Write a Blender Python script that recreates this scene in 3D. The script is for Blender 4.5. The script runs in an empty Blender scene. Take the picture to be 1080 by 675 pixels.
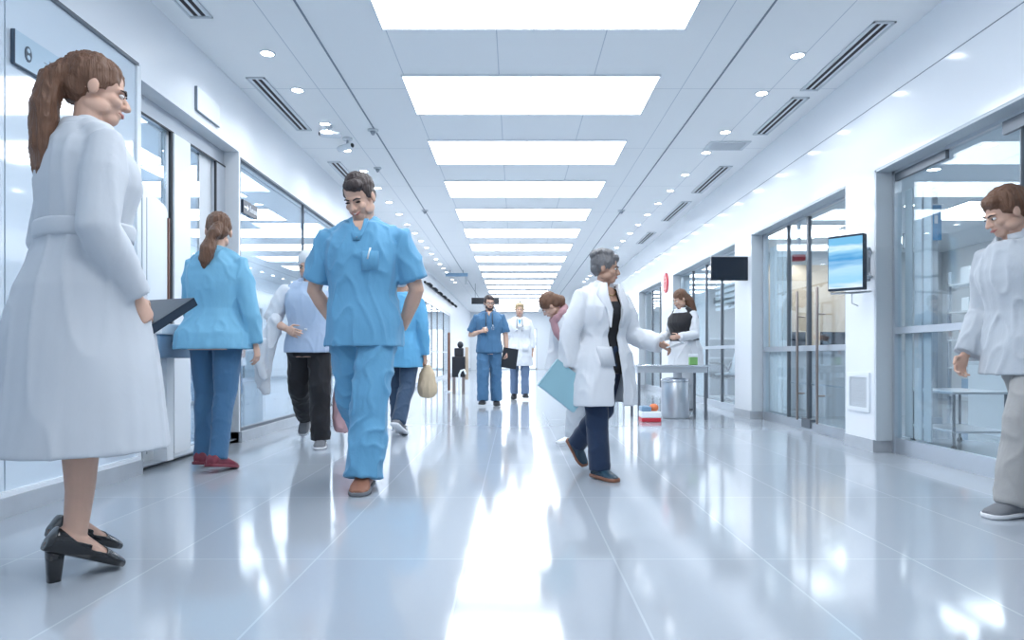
import bpy, bmesh, math, random
from mathutils import Vector, Matrix, noise
random.seed(7)
S = bpy.context.scene
COL = S.collection
PI = math.pi
V = Vector

# ---------------------------------------------------------------- camera, world, exposure
F = 720.0                                   # focal length in pixels of the 1080 wide frame
cam = bpy.data.cameras.new('camera')
cam.sensor_width = 36.0
cam.lens = 36.0 * F / 1080.0
cam.shift_x = -3.0 / 1080.0
cam.shift_y = 37.5 / 1080.0
cam.clip_end = 200
camo = bpy.data.objects.new('camera', cam)
COL.objects.link(camo)
camo.location = (0, 0, 0.82)
camo.rotation_euler = (PI / 2, 0, 0)
S.camera = camo

world = bpy.data.worlds.new('world')
S.world = world
world.use_nodes = True
world.node_tree.nodes['Background'].inputs[0].default_value = (0.80, 0.89, 1.0, 1)
world.node_tree.nodes['Background'].inputs[1].default_value = 0.6

S.view_settings.view_transform = 'Standard'
S.view_settings.look = 'None'
S.view_settings.gamma = 1.0
S.view_settings.use_curve_mapping = False
S.view_settings.exposure = 0.60
S.cycles.use_denoising = True
S.cycles.max_bounces = 8
S.cycles.diffuse_bounces = 4
S.cycles.glossy_bounces = 4
S.cycles.transmission_bounces = 6
S.cycles.transparent_max_bounces = 12
S.cycles.sample_clamp_indirect = 6.0
S.cycles.caustics_reflective = False
S.cycles.caustics_refractive = False

PANEL_E = 4.7            # ceiling light panels
SPOT_W = 16.0            # each recessed downlight
LAMP_COL = (0.94, 0.97, 1.0)
HC, XL, XR = 3.35, -2.60, 3.05      # ceiling height, the two corridor walls


def P(px, py, Y):
    """world point seen at pixel (px, py) of the photograph at distance Y"""
    return V(((px - 543) / F * Y, Y, 0.82 - (py - 375) / F * Y))


# ---------------------------------------------------------------- materials
def mat(name, col, rough=0.5, metal=0.0, ior=1.45, coat=0.0, bump=None, vary=0.04, vscale=6.0, sheen=0.0, emit=None, estr=0.0):
    m = bpy.data.materials.new(name)
    m.use_nodes = True
    nt = m.node_tree
    b = nt.nodes['Principled BSDF']
    b.inputs['Roughness'].default_value = rough
    b.inputs['Metallic'].default_value = metal
    b.inputs['IOR'].default_value = ior
    b.inputs['Coat Weight'].default_value = coat
    b.inputs['Coat Roughness'].default_value = 0.08
    b.inputs['Sheen Weight'].default_value = sheen
    tc = nt.nodes.new('ShaderNodeTexCoord')
    if vary > 0:
        n = nt.nodes.new('ShaderNodeTexNoise')
        n.inputs['Scale'].default_value = vscale
        n.inputs['Detail'].default_value = 3
        nt.links.new(tc.outputs['Object'], n.inputs['Vector'])
        mx = nt.nodes.new('ShaderNodeMix')
        mx.data_type = 'RGBA'
        mx.inputs[6].default_value = tuple(c * (1 - vary) for c in col) + (1,)
        mx.inputs[7].default_value = tuple(min(1, c * (1 + vary)) for c in col) + (1,)
        nt.links.new(n.outputs['Fac'], mx.inputs[0])
        nt.links.new(mx.outputs[2], b.inputs['Base Color'])
    else:
        b.inputs['Base Color'].default_value = tuple(col) + (1,)
    if bump:
        sc, st, stretch = bump
        mp = nt.nodes.new('ShaderNodeMapping')
        mp.inputs['Scale'].default_value = stretch
        nt.links.new(tc.outputs['Object'], mp.inputs['Vector'])
        n2 = nt.nodes.new('ShaderNodeTexNoise')
        n2.inputs['Scale'].default_value = sc
        n2.inputs['Detail'].default_value = 4
        n2.inputs['Distortion'].default_value = 0.6
        nt.links.new(mp.outputs[0], n2.inputs['Vector'])
        bp = nt.nodes.new('ShaderNodeBump')
        bp.inputs['Strength'].default_value = st
        bp.inputs['Distance'].default_value = 0.02
        nt.links.new(n2.outputs['Fac'], bp.inputs['Height'])
        nt.links.new(bp.outputs[0], b.inputs['Normal'])
    if emit:
        b.inputs['Emission Color'].default_value = tuple(emit) + (1,)
        b.inputs['Emission Strength'].default_value = estr
    return m


def tile_mat(name, c1, c2, seam, bw, bh, off, mortar, rough, ior=1.45, rot=PI / 2, brick_off=0.0, coat=0.0):
    m = bpy.data.materials.new(name)
    m.use_nodes = True
    nt = m.node_tree
    b = nt.nodes['Principled BSDF']
    tc = nt.nodes.new('ShaderNodeTexCoord')
    mp = nt.nodes.new('ShaderNodeMapping')
    mp.inputs['Rotation'].default_value = (0, 0, rot)
    mp.inputs['Location'].default_value = off
    br = nt.nodes.new('ShaderNodeTexBrick')
    br.offset = brick_off
    br.inputs['Color1'].default_value = tuple(c1) + (1,)
    br.inputs['Color2'].default_value = tuple(c2) + (1,)
    br.inputs['Mortar'].default_value = tuple(seam) + (1,)
    br.inputs['Scale'].default_value = 1.0
    br.inputs['Mortar Size'].default_value = mortar
    br.inputs['Mortar Smooth'].default_value = 0.1
    br.inputs['Brick Width'].default_value = bw
    br.inputs['Row Height'].default_value = bh
    nt.links.new(tc.outputs['Object'], mp.inputs[0])
    nt.links.new(mp.outputs[0], br.inputs['Vector'])
    n = nt.nodes.new('ShaderNodeTexNoise')
    n.inputs['Scale'].default_value = 1.7
    nt.links.new(tc.outputs['Object'], n.inputs['Vector'])
    mr = nt.nodes.new('ShaderNodeMapRange')
    mr.inputs['To Min'].default_value = rough * 0.8
    mr.inputs['To Max'].default_value = rough * 1.25
    nt.links.new(n.outputs['Fac'], mr.inputs['Value'])
    nt.links.new(mr.outputs[0], b.inputs['Roughness'])
    nt.links.new(br.outputs['Color'], b.inputs['Base Color'])
    b.inputs['IOR'].default_value = ior
    b.inputs['Coat Weight'].default_value = coat
    b.inputs['Coat Roughness'].default_value = 0.05
    return m


def glass_mat(name, tint, base=0.05, power=4.0, rough=0.01):
    m = bpy.data.materials.new(name)
    m.use_nodes = True
    nt = m.node_tree
    nt.nodes.remove(nt.nodes['Principled BSDF'])
    out = nt.nodes['Material Output']
    tr = nt.nodes.new('ShaderNodeBsdfTransparent')
    tr.inputs[0].default_value = tuple(tint) + (1,)
    gl = nt.nodes.new('ShaderNodeBsdfGlossy')
    gl.inputs['Roughness'].default_value = rough
    gl.inputs['Color'].default_value = (0.95, 0.98, 1, 1)
    lw = nt.nodes.new('ShaderNodeLayerWeight')
    lw.inputs['Blend'].default_value = 0.5
    mr = nt.nodes.new('ShaderNodeMapRange')
    mr.inputs['To Min'].default_value = base
    mr.inputs['To Max'].default_value = 0.95
    pw = nt.nodes.new('ShaderNodeMath')
    pw.operation = 'POWER'
    pw.inputs[1].default_value = power
    nt.links.new(lw.outputs['Facing'], pw.inputs[0])
    nt.links.new(pw.outputs[0], mr.inputs['Value'])
    mx = nt.nodes.new('ShaderNodeMixShader')
    nt.links.new(mr.outputs[0], mx.inputs[0])
    nt.links.new(tr.outputs[0], mx.inputs[1])
    nt.links.new(gl.outputs[0], mx.inputs[2])
    nt.links.new(mx.outputs[0], out.inputs['Surface'])
    return m


M = {}
M['floor'] = tile_mat('floor_tile', (0.385, 0.43, 0.49), (0.41, 0.455, 0.51), (0.49, 0.54, 0.60), 1.2, 0.6, (0.35, 0.2, 0), 0.004, 0.095, ior=1.7)
M['ceiling'] = tile_mat('ceiling_tile', (0.88, 0.90, 0.915), (0.885, 0.905, 0.92), (0.56, 0.61, 0.67), 1.857, 0.86, (0.9, 0.143, 0), 0.004, 0.55)
M['wall'] = mat('wall_paint', (0.84, 0.88, 0.93), 0.11, ior=1.5, vary=0.01, vscale=1.0)
M['wall_entrance'] = mat('entrance_wall_paint', (0.82, 0.86, 0.91), 0.30, ior=1.5, vary=0.01, vscale=1.0)
M['wall_satin'] = mat('wall_satin', (0.78, 0.83, 0.88), 0.45, vary=0.01, vscale=1.0)
M['jamb'] = mat('jamb_grey', (0.60, 0.66, 0.71), 0.4, vary=0.02, vscale=2.0)
M['room_wall'] = mat('room_wall', (0.55, 0.58, 0.61), 0.6, vary=0.02)
M['beige'] = mat('beige_wood', (0.58, 0.47, 0.36), 0.45, bump=(6, 0.15, (8, 8, 1)), vary=0.08, vscale=4)
M['steel'] = mat('brushed_steel', (0.62, 0.66, 0.71), 0.28, metal=0.85, bump=(20, 0.03, (1, 1, 12)), vary=0.03)
M['steel_dark'] = mat('dark_steel', (0.16, 0.18, 0.21), 0.35, metal=0.6, vary=0.05)
M['chrome'] = mat('chrome', (0.80, 0.83, 0.87), 0.12, metal=1.0, vary=0.0)
M['bronze'] = mat('bronze_bar', (0.33, 0.28, 0.26), 0.3, metal=0.8, vary=0.04)
M['stone'] = mat('plinth_stone', (0.46, 0.50, 0.55), 0.3, vary=0.10, vscale=9)
M['white'] = mat('white_gloss', (0.82, 0.87, 0.92), 0.25, vary=0.01)
M['white_matt'] = mat('white_matt', (0.80, 0.83, 0.86), 0.6, vary=0.02)
M['grey'] = mat('grey_plastic', (0.36, 0.40, 0.45), 0.4, vary=0.03)
M['lightgrey'] = mat('light_grey', (0.62, 0.66, 0.70), 0.4, vary=0.03)
M['black'] = mat('black_plastic', (0.018, 0.021, 0.028), 0.35, vary=0.1)
M['screen_off'] = mat('dark_screen', (0.012, 0.020, 0.034), 0.22, vary=0.1)
M['navy_panel'] = mat('navy_panel', (0.02, 0.035, 0.06), 0.3, vary=0.1)
M['red'] = mat('red_enamel', (0.55, 0.03, 0.05), 0.35, vary=0.05)
M['red_text'] = mat('pale_red_mark', (0.85, 0.45, 0.45), 0.4, vary=0.02)
M['glass'] = glass_mat('clear_glass', (0.90, 0.95, 0.97), 0.05, 5.0)
M['glass_blue'] = glass_mat('cool_glass', (0.86, 0.94, 1.0), 0.20, 2.2)
M['pane_gloss'] = mat('back_painted_glass', (0.66, 0.76, 0.86), 0.05, ior=2.1, coat=0.6, vary=0.02, vscale=0.7)
M['slot'] = mat('vent_slot', (0.035, 0.03, 0.035), 0.7, vary=0.1)
M['seam'] = mat('seam_grey', (0.22, 0.26, 0.31), 0.6, vary=0.05)
M['panel'] = mat('panel_diffuser', (0.9, 0.95, 1.0), 0.5, vary=0.0, emit=LAMP_COL, estr=PANEL_E)
M['lens'] = mat('lamp_lens', (0.9, 0.95, 1.0), 0.4, vary=0.0, emit=LAMP_COL, estr=14.0)
M['daylight'] = mat('daylit_frosted_glass', (0.9, 0.95, 1.0), 0.4, vary=0.0, emit=(0.85, 0.93, 1.0), estr=0.7)
M['green'] = mat('green_card', (0.22, 0.48, 0.16), 0.5, vary=0.06)
M['blue_print'] = mat('blue_print', (0.05, 0.28, 0.55), 0.3, vary=0.3, vscale=20)
M['orange'] = mat('orange_plastic', (0.7, 0.2, 0.08), 0.5, vary=0.08)
M['blue_box'] = mat('blue_box', (0.20, 0.33, 0.48), 0.35, vary=0.06)
M['brown_wood'] = mat('brown_wood', (0.16, 0.07, 0.05), 0.35, vary=0.12)


# ---------------------------------------------------------------- mesh helpers
def box(bm, x0, x1, y0, y1, z0, z1, bev=0.0):
    vs = [bm.verts.new((x, y, z)) for z in (z0, z1) for y in (y0, y1) for x in (x0, x1)]
    q = [(0, 2, 3, 1), (4, 5, 7, 6), (0, 1, 5, 4), (2, 6, 7, 3), (0, 4, 6, 2), (1, 3, 7, 5)]
    fs = [bm.faces.new([vs[i] for i in f]) for f in q]
    if bev > 0:
        es = list({e for f in fs for e in f.edges})
        bmesh.ops.bevel(bm, geom=es, offset=bev, segments=2, affect='EDGES', profile=0.5)


def lathe(bm, prof, cx=0, cy=0, n=24):
    """prof: list of (r, z) from bottom to top, closed at both ends"""
    rings = [[bm.verts.new((cx + r * math.cos(2 * PI * i / n), cy + r * math.sin(2 * PI * i / n), z)) for i in range(n)] for r, z in prof]
    for a, b in zip(rings, rings[1:]):
        for i in range(n):
            bm.faces.new((a[i], a[(i + 1) % n], b[(i + 1) % n], b[i]))
    bm.faces.new(rings[0][::-1])
    bm.faces.new(rings[-1])


def loft(bm, rings, cap=True):
    R = [[bm.verts.new(p) for p in r] for r in rings]
    n = len(R[0])
    for a, b in zip(R, R[1:]):
        for i in range(n):
            bm.faces.new((a[i], a[(i + 1) % n], b[(i + 1) % n], b[i]))
    if cap:
        bm.faces.new(R[0][::-1])
        bm.faces.new(R[-1])


def tube(bm, pts, rad, n=10, hint=None, round_ends=True):
    """closed tapered tube along pts; rad: one radius or (ra, rb) per point; ra lies along hint"""
    pts = [V(p) for p in pts]
    if not isinstance(rad, (list, tuple)):
        rad = [rad] * len(pts)
    rad = [(r, r) if not isinstance(r, (list, tuple)) else r for r in rad]
    dirs = []
    for i in range(len(pts)):
        a = pts[max(i - 1, 0)]
        b = pts[min(i + 1, len(pts) - 1)]
        dirs.append((b - a).normalized())
    h = V(hint) if hint is not None else (V((0, 0, 1)) if abs(dirs[0].z) < 0.9 else V((1, 0, 0)))
    rings = []
    prev = h

    def ring(c, d, ra, rb):
        nonlocal prev
        u = prev - d * prev.dot(d)
        if u.length < 1e-5:
            u = d.orthogonal()
        u.normalize()
        prev = u
        w = d.cross(u)
        return [c + u * (ra * math.cos(2 * PI * i / n)) + w * (rb * math.sin(2 * PI * i / n)) for i in range(n)]
    if round_ends:
        r = rad[0]
        m = min(r)
        for k in (0.94, 0.6):
            s = math.sqrt(max(0, 1 - k * k))
            rings.append(ring(pts[0] - dirs[0] * m * k, dirs[0], r[0] * s, r[1] * s))
    for p, d, r in zip(pts, dirs, rad):
        rings.append(ring(p, d, r[0], r[1]))
    if round_ends:
        r = rad[-1]
        m = min(r)
        for k in (0.6, 0.94):
            s = math.sqrt(max(0, 1 - k * k))
            rings.append(ring(pts[-1] + dirs[-1] * m * k, dirs[-1], r[0] * s, r[1] * s))
    loft(bm, rings)


def ellipsoid(bm, c, r, Mx=None, nu=16, nv=10):
    rings = []
    for j in range(1, nv):
        t = PI * j / nv
        rings.append([V((c[0] + r[0] * math.sin(t) * math.cos(2 * PI * i / nu), c[1] + r[1] * math.sin(t) * math.sin(2 * PI * i / nu), c[2] - r[2] * math.cos(t))) for i in range(nu)])
    if Mx is not None:
        rings = [[Mx @ p for p in q] for q in rings]
    loft(bm, rings)


def prism(bm, poly, axis, a, b):
    """extrude a 2D outline; axis 'x': outline is (y, z)"""
    def pt(u, v, w):
        return (w, u, v) if axis == 'x' else ((u, w, v) if axis == 'y' else (u, v, w))
    A = [bm.verts.new(pt(u, v, a)) for u, v in poly]
    B = [bm.verts.new(pt(u, v, b)) for u, v in poly]
    n = len(poly)
    bm.faces.new(A)
    bm.faces.new(B[::-1])
    for i in range(n):
        bm.faces.new((A[i], B[i], B[(i + 1) % n], A[(i + 1) % n]))


def obj(name, bm, m, parent=None, smooth=False, origin=None):
    bmesh.ops.recalc_face_normals(bm, faces=bm.faces[:])
    me = bpy.data.meshes.new(name)
    if origin is not None:
        bmesh.ops.translate(bm, verts=bm.verts[:], vec=-V(origin))
    bm.to_mesh(me)
    bm.free()
    if smooth:
        for p in me.polygons:
            p.use_smooth = True
    me.materials.append(m)
    o = bpy.data.objects.new(name, me)
    COL.objects.link(o)
    if origin is not None:
        o.location = origin
    if parent is not None:
        o.parent = parent
    return o


def bxo(name, m, dims, parent=None, bev=0.0):
    bm = bmesh.new()
    for d in (dims if isinstance(dims[0], (list, tuple)) else [dims]):
        box(bm, *d, bev)
    return obj(name, bm, m, parent)


def tag(o, label, cat, group=None):
    o['label'] = label
    o['category'] = cat
    if group:
        o['group'] = group
    return o


def thing(name, label, cat, loc=(0, 0, 0), rotz=0.0, group=None):
    o = bpy.data.objects.new(name, None)
    COL.objects.link(o)
    o.empty_display_size = 0.1
    o.location = loc
    o.rotation_euler = (0, 0, rotz)
    return tag(o, label, cat, group)


def struct(o):
    o['kind'] = 'structure'
    return o


def sbox(name, m, dims, bev=0.0):
    return struct(bxo(name, m, dims, None, bev))


def sroot(name):
    o = bpy.data.objects.new(name, None)
    COL.objects.link(o)
    o.empty_display_size = 0.1
    return struct(o)


ORD = ['first', 'second', 'third', 'fourth', 'fifth', 'sixth', 'seventh', 'eighth', 'ninth', 'tenth', 'eleventh', 'twelfth', 'thirteenth', 'fourteenth', 'fifteenth', 'sixteenth', 'seventeenth', 'eighteenth', 'nineteenth', 'twentieth', 'twenty-first', 'twenty-second', 'twenty-third', 'twenty-fourth', 'twenty-fifth', 'twenty-sixth']

# ================================================================ the corridor shell
YN, YF = -3.0, 40.0
sbox('floor', M['floor'], (-5.2, 8.6, YN, YF + 0.2, -0.1, 0.0))
sbox('ceiling', M['ceiling'], (XL - 0.2, XR + 0.26, YN, YF + 0.2, HC, HC + 0.12))
for k, x in enumerate((-1.57, 1.86)):
    sbox('trim_%d' % (k + 1), M['seam'], (x - 0.008, x + 0.008, YN, YF, HC - 0.004, HC + 0.01))

# wall with the staff entrance: header, piers, then a plain run with glazed doors far off
LW = XL - 0.2
sbox('wall_left', M['wall_entrance'], [
    (LW, XL, YN, 4.75, 2.84, HC), (LW, XL, 4.75, 6.43, 2.74, HC), (LW, XL, 6.43, 10.4, 2.70, HC), (LW, XL, 10.4, YF, 2.50, HC),
    (LW, XL, 6.43, 6.46, 0, 2.70),
    (LW, XL, 10.4, 18.9, 0, 2.50), (LW, XL, 27.5, YF, 0, 2.50)])
sbox('wall_end', M['wall_satin'], [(LW, -1.1, YF, YF + 0.2, 0, HC), (1.3, XR + 0.26, YF, YF + 0.2, 0, HC), (-1.1, 1.3, YF, YF + 0.2, 2.4, HC)])

RW = XR + 0.22
OPEN = [(0.9, 5.79), (6.29, 8.82), (9.46, 13.2), (14.2, 16.8), (19.0, 22.5), (25.5, 30.0)]
ZO = 2.39
dims = [(XR, RW, YN, YF, ZO, HC)]
edge = YN
for a, b in OPEN:
    dims.append((XR, RW, edge, a, 0, ZO))
    edge = b
dims.append((XR, RW, edge, YF, 0, ZO))
sbox('wall_right', M['wall'], dims)
sbox('trim_3', M['seam'], (XR - 0.002, XR + 0.02, YN, YF, 2.935, 2.942))
# pale grey jamb linings of the openings
for k, (a, b) in enumerate(OPEN):
    sbox('trim_%d' % (4 + k), M['jamb'], [(XR + 0.004, RW, a - 0.002, a + 0.02, 0.1, ZO), (XR + 0.004, RW, b - 0.02, b + 0.002, 0.1, ZO), (XR + 0.004, RW, a, b, ZO - 0.02, ZO + 0.002)])
# stone baseboards
bb = []
edge = YN
for a, b in OPEN:
    bb += [(XR - 0.015, XR + 0.02, edge - 0.006, a + 0.006, 0, 0.105)]
    bb += [(XR + 0.02, RW - 0.08, a - 0.06, a + 0.006, 0, 0.105), (XR + 0.02, RW - 0.08, b - 0.006, b + 0.06, 0, 0.105)]
    edge = b
bb += [(XR - 0.015, XR + 0.02, edge, YF, 0, 0.105)]
sbox('baseboard_right', M['stone'], bb)
sbox('baseboard_left', M['stone'], [(LW, XL + 0.03, YN, 4.72, 0, 0.10), (LW, XL - 0.10, 4.72, 6.43, 0, 0.03), (LW, XL + 0.03, 6.43, 10.4, 0, 0.10), (XL - 0.02, XL + 0.02, 10.4, 18.9, 0, 0.10), (XL - 0.02, XL + 0.02, 27.5, YF, 0, 0.10)])

# rooms behind the glass
sbox('wall_room_right', M['room_wall'], [(8.2, 8.3, 0, 20, 0, 2.9), (RW, 8.3, 16.95, 17.05, 0, 2.9), (RW, 8.3, -0.1, 0, 0, 2.9)])
sbox('ceiling_room_right', M['wall_satin'], (RW, 8.3, 0, 17, 2.8, 2.9))
sbox('wall_partition', M['room_wall'], [(4.25, 8.2, 13.1, 13.2, 0, 2.8)])
sbox('trim_10', M['beige'], (4.6, 6.6, 13.05, 13.1, 0.9, 2.55))
sbox('wall_room_far', M['wall_satin'], [(RW + 1.2, RW + 1.3, 18, 31, 0, 2.9), (RW, RW + 1.3, 17.9, 18.0, 0, 2.9), (RW, RW + 1.3, 31, 31.1, 0, 2.9)])
sbox('wall_room_left', M['wall_satin'], [(-4.6, -4.5, 0, 28, 0, 3.0), (-4.6, LW, 28, 28.1, 0, 3.0), (-4.6, LW, -0.1, 0, 0, 3.0)])
sbox('ceiling_room_left', M['wall_satin'], (-4.6, LW, 0, 28, 2.95, 3.0))


def glazing(name, X, Y0, Y1, z0, z1, mull, rails, frame='steel', glass='glass', fw=0.03, bottom=0.12, mw=0.012):
    """a glazed screen in the plane x = X with thin stiles at mull, cross rails (z, height) and a metal bottom rail"""
    root = sroot(name)
    fr = [(X - 0.03, X + 0.03, Y0, Y0 + fw, z0, z1), (X - 0.03, X + 0.03, Y1 - fw, Y1, z0, z1), (X - 0.03, X + 0.03, Y0, Y1, z1 - fw, z1), (X - 0.025, X + 0.025, Y0, Y1, z0, z0 + bottom)]
    bxo(('door' if name.startswith('door') else 'window') + '_frame', M[frame], fr, root)
    for z, h in rails:
        bxo('cross_rail', M[frame], (X - 0.022, X + 0.022, Y0 + fw, Y1 - fw, z - h / 2, z + h / 2), root)
    edges = [Y0 + fw] + list(mull) + [Y1 - fw]
    for y in mull:
        bxo('stile', M['steel_dark'], (X - 0.02, X + 0.02, y - mw, y + mw, z0 + bottom, z1 - fw), root)
    for a, b in zip(edges, edges[1:]):
        bxo('glass_pane', M[glass], (X - 0.005, X + 0.005, a, b, z0 + bottom, z1 - fw), root)
    return root


GX = RW - 0.05
# big window by the walking figure, with its clamp fittings
w = glazing('window_3', GX, 0.9, 5.78, 0.0, ZO, (2.55, 4.32), ((1.03, 0.055),), fw=0.045, bottom=0.13, mw=0.005)
bxo('clamp_bar', M['steel_dark'], [(GX - 0.035, GX - 0.006, 5.05, 5.72, ZO - 0.11, ZO - 0.045), (GX - 0.035, GX - 0.006, 4.25, 4.46, ZO - 0.13, ZO - 0.045)], w)
bxo('vertical_blind', M['lightgrey'], [(GX + 0.05, GX + 0.06, 5.36 + 0.13 * i, 5.46 + 0.13 * i, 0.14, 2.2) for i in range(3)], w)
# glass double door between the pillars
d = glazing('door_1', GX, 6.30, 8.81, 0.0, ZO, (8.02,), ((0.90, 0.06),), fw=0.045, bottom=0.10, mw=0.012)
for y in (7.47,):
    bxo('meeting_stile', M['steel_dark'], (GX - 0.02, GX + 0.02, y - 0.022, y + 0.022, 0.03, ZO - 0.05), d)
bxo('safety_bar', M['steel'], (GX + 0.008, GX + 0.02, 6.35, 8.0, 0.50, 0.515), d)
for y in (7.08, 7.58):
    bm = bmesh.new()
    tube(bm, [(GX - 0.085, y, 0.12), (GX - 0.085, y, 1.52)], 0.014)
    for z in (0.4, 1.25):
        tube(bm, [(GX - 0.085, y, z), (GX - 0.01, y, z)], 0.009, n=8)
    obj('pull_handle', bm, M['bronze'], d, True)
bxo('lock_box', M['steel_dark'], (GX - 0.04, GX + 0.04, 7.36, 7.58, 0.03, 0.13), d, 0.006)
bxo('vertical_blind', M['white_matt'], [(GX + 0.05, GX + 0.06, 8.08 + 0.14 * i, 8.19 + 0.14 * i, 0.12, 2.2) for i in range(5)], d)
# openings farther along
d = glazing('door_2', GX, 9.47, 13.19, 0.0, ZO, (10.6, 11.45, 12.3), ((0.95, 0.05),), fw=0.05, bottom=0.10, mw=0.02)
bxo('vertical_blind', M['lightgrey'], [(GX + 0.05, GX + 0.06, 11.5 + 0.15 * i, 11.62 + 0.15 * i, 0.12, 2.25) for i in range(11)], d)
bxo('sliding_louvre', M['white_matt'], [(GX + 0.10, GX + 0.13, 9.6, 11.3, 1.55 + 0.09 * i, 1.60 + 0.09 * i) for i in range(8)], d)
for k, (a, b) in enumerate(OPEN[3:]):
    n = 3
    glazing('door_%d' % (3 + k), GX, a + 0.01, b - 0.01, 0.0, ZO, [a + (b - a) * i / n for i in range(1, n)], ((1.0, 0.06),), fw=0.06, bottom=0.12, mw=0.03)

# back-painted glass wall beside the woman in the long coat
w = sroot('window_1')
for a, b in ((-2.9, 3.495), (3.505, 4.70)):
    bxo('glass_pane', M['pane_gloss'], (XL - 0.035, XL - 0.015, a, b, 0.10, 2.82), w)
bxo('window_frame', M['steel_dark'], [(XL - 0.04, XL + 0.002, -2.9, 4.72, 2.82, 2.842)], w)
bxo('window_sill', M['white'], (XL - 0.10, XL + 0.015, -2.9, 4.72, 0.10, 0.125), w)
bxo('end_panel', M['white'], [(LW, XL, 4.70, 4.75, 0.03, 2.84)], w)
sbox('wall_left_backing', M['wall_satin'], (LW, XL - 0.06, YN, 4.7, 0.1, 2.84))
# second glass wall beyond the entrance
w = glazing('window_2', XL - 0.03, 6.46, 10.39, 0.10, 2.70, (8.45,), (), frame='steel_dark', glass='glass_blue', fw=0.018, bottom=0.03, mw=0.006)
# far glazed doors along that wall
d = glazing('door_7', XL - 0.04, 18.92, 27.48, 0.0, 2.5, (20.2, 21.6, 23.2, 25.2), ((0.95, 0.05),), frame='steel', glass='glass_blue', fw=0.10, bottom=0.10, mw=0.05)
# entrance recess: head, fixed light, sliding leaf, column
DX = LW + 0.03
d = sroot('door_8')
bxo('door_frame', M['steel'], [(LW, LW + 0.06, 4.75, 6.43, 2.60, 2.74), (LW, LW + 0.07, 6.22, 6.43, 0.03, 2.60)], d)
bxo('door_edge', M['black'], [(LW + 0.06, LW + 0.075, 4.75, 6.43, 2.592, 2.604), (LW + 0.062, LW + 0.078, 6.215, 6.235, 0.03, 2.60), (LW + 0.055, LW + 0.075, 5.41, 5.435, 0.03, 2.6)], d)
bxo('column', M['white'], (LW, LW + 0.09, 5.435, 5.71, 0.03, 2.595), d, 0.006)
bxo('glass_pane', M['glass_blue'], [(DX - 0.005, DX + 0.005, 4.75, 5.42, 0.06, 2.6)], d)
bxo('door_leaf', M['lightgrey'], [(DX - 0.015, DX + 0.005, 5.98, 6.22, 0.06, 2.6)], d)
bxo('glass_pane', M['glass_blue'], [(DX - 0.005, DX + 0.005, 5.71, 5.98, 0.06, 2.6)], d)
bxo('floor_track', M['steel'], (LW, XL - 0.02, 4.75, 6.43, 0.03, 0.04), d)

# daylit glass doors that close the corridor
d = sroot('door_9')
bxo('glass_pane', M['daylight'], [(-1.03, 0.07, YF + 0.05, YF + 0.07, 0.08, 2.34), (0.13, 1.23, YF + 0.05, YF + 0.07, 0.08, 2.34)], d)
bxo('door_frame', M['steel'], [(-1.1, -1.03, YF, YF + 0.1, 0, 2.4), (1.23, 1.3, YF, YF + 0.1, 0, 2.4), (0.07, 0.13, YF, YF + 0.1, 0, 2.4), (-1.1, 1.3, YF, YF + 0.1, 2.34, 2.4), (-1.1, 1.3, YF, YF + 0.1, 0, 0.08)], d)

# ================================================================ lights
S0 = 1.857
PW = (-1.015, 1.305)


def light_panel(y0, label, group=None):
    t = thing('ceiling_light_panel', label, 'ceiling light', ((PW[0] + PW[1]) / 2, y0 + 0.48, HC), 0, group)
    x = (PW[1] - PW[0]) / 2
    bxo('diffuser', M['panel'], (-x, x, -0.48, 0.48, -0.014, -0.004), t)
    bxo('frame', M['white'], [(-x - 0.012, -x, -0.492, 0.492, -0.018, 0), (x, x + 0.012, -0.492, 0.492, -0.018, 0), (-x, x, -0.492, -0.48, -0.018, 0), (-x, x, 0.48, 0.492, -0.018, 0), (-0.004, 0.004, -0.48, 0.48, -0.016, -0.003)], t)
    return t


for i in range(-3, 18):
    y0 = F * (HC - 0.82) / 296 + S0 * i
    if i < -1:  # row carried on out of view, panels added for lighting
        light_panel(y0, 'unseen ceiling light panel overhead, added for its light', 'unseen light panels added overhead')
    else:
        light_panel(y0, 'wide bright ceiling light panel, %s one from the viewer' % ORD[i + 1], 'ceiling light panels down the middle')


def downlight(x, y, z, label, watts, group, r=0.052):
    t = thing('downlight', label, 'downlight', (x, y, z), 0, group)
    bm = bmesh.new()
    n = 24
    prof = [(r * 1.0, 0.0), (r * 1.28, 0.0), (r * 1.28, -0.005), (r * 1.0, -0.008)]
    R = [[bm.verts.new((q * math.cos(2 * PI * i / n), q * math.sin(2 * PI * i / n), zz)) for i in range(n)] for q, zz in prof]
    for k in range(4):
        a, b = R[k], R[(k + 1) % 4]
        for i in range(n):
            bm.faces.new((a[i], a[(i + 1) % n], b[(i + 1) % n], b[i]))
    obj('trim_ring', bm, M['white'], t, True)
    bm = bmesh.new()
    lathe(bm, [(r * 0.99, -0.006), (r * 0.99, -0.001)])
    obj('lens', bm, M['lens'], t)
    if watts:
        L = bpy.data.lights.new('downlight_beam', 'SPOT')
        L.energy = watts
        L.color = (0.92, 0.96, 1.0)
        L.spot_size = math.radians(134)
        L.spot_blend = 0.55
        L.shadow_soft_size = 0.03
        lo = bpy.data.objects.new('beam', L)
        COL.objects.link(lo)
        lo.location = (0, 0, -0.012)
        lo.parent = t
    return t


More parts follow.
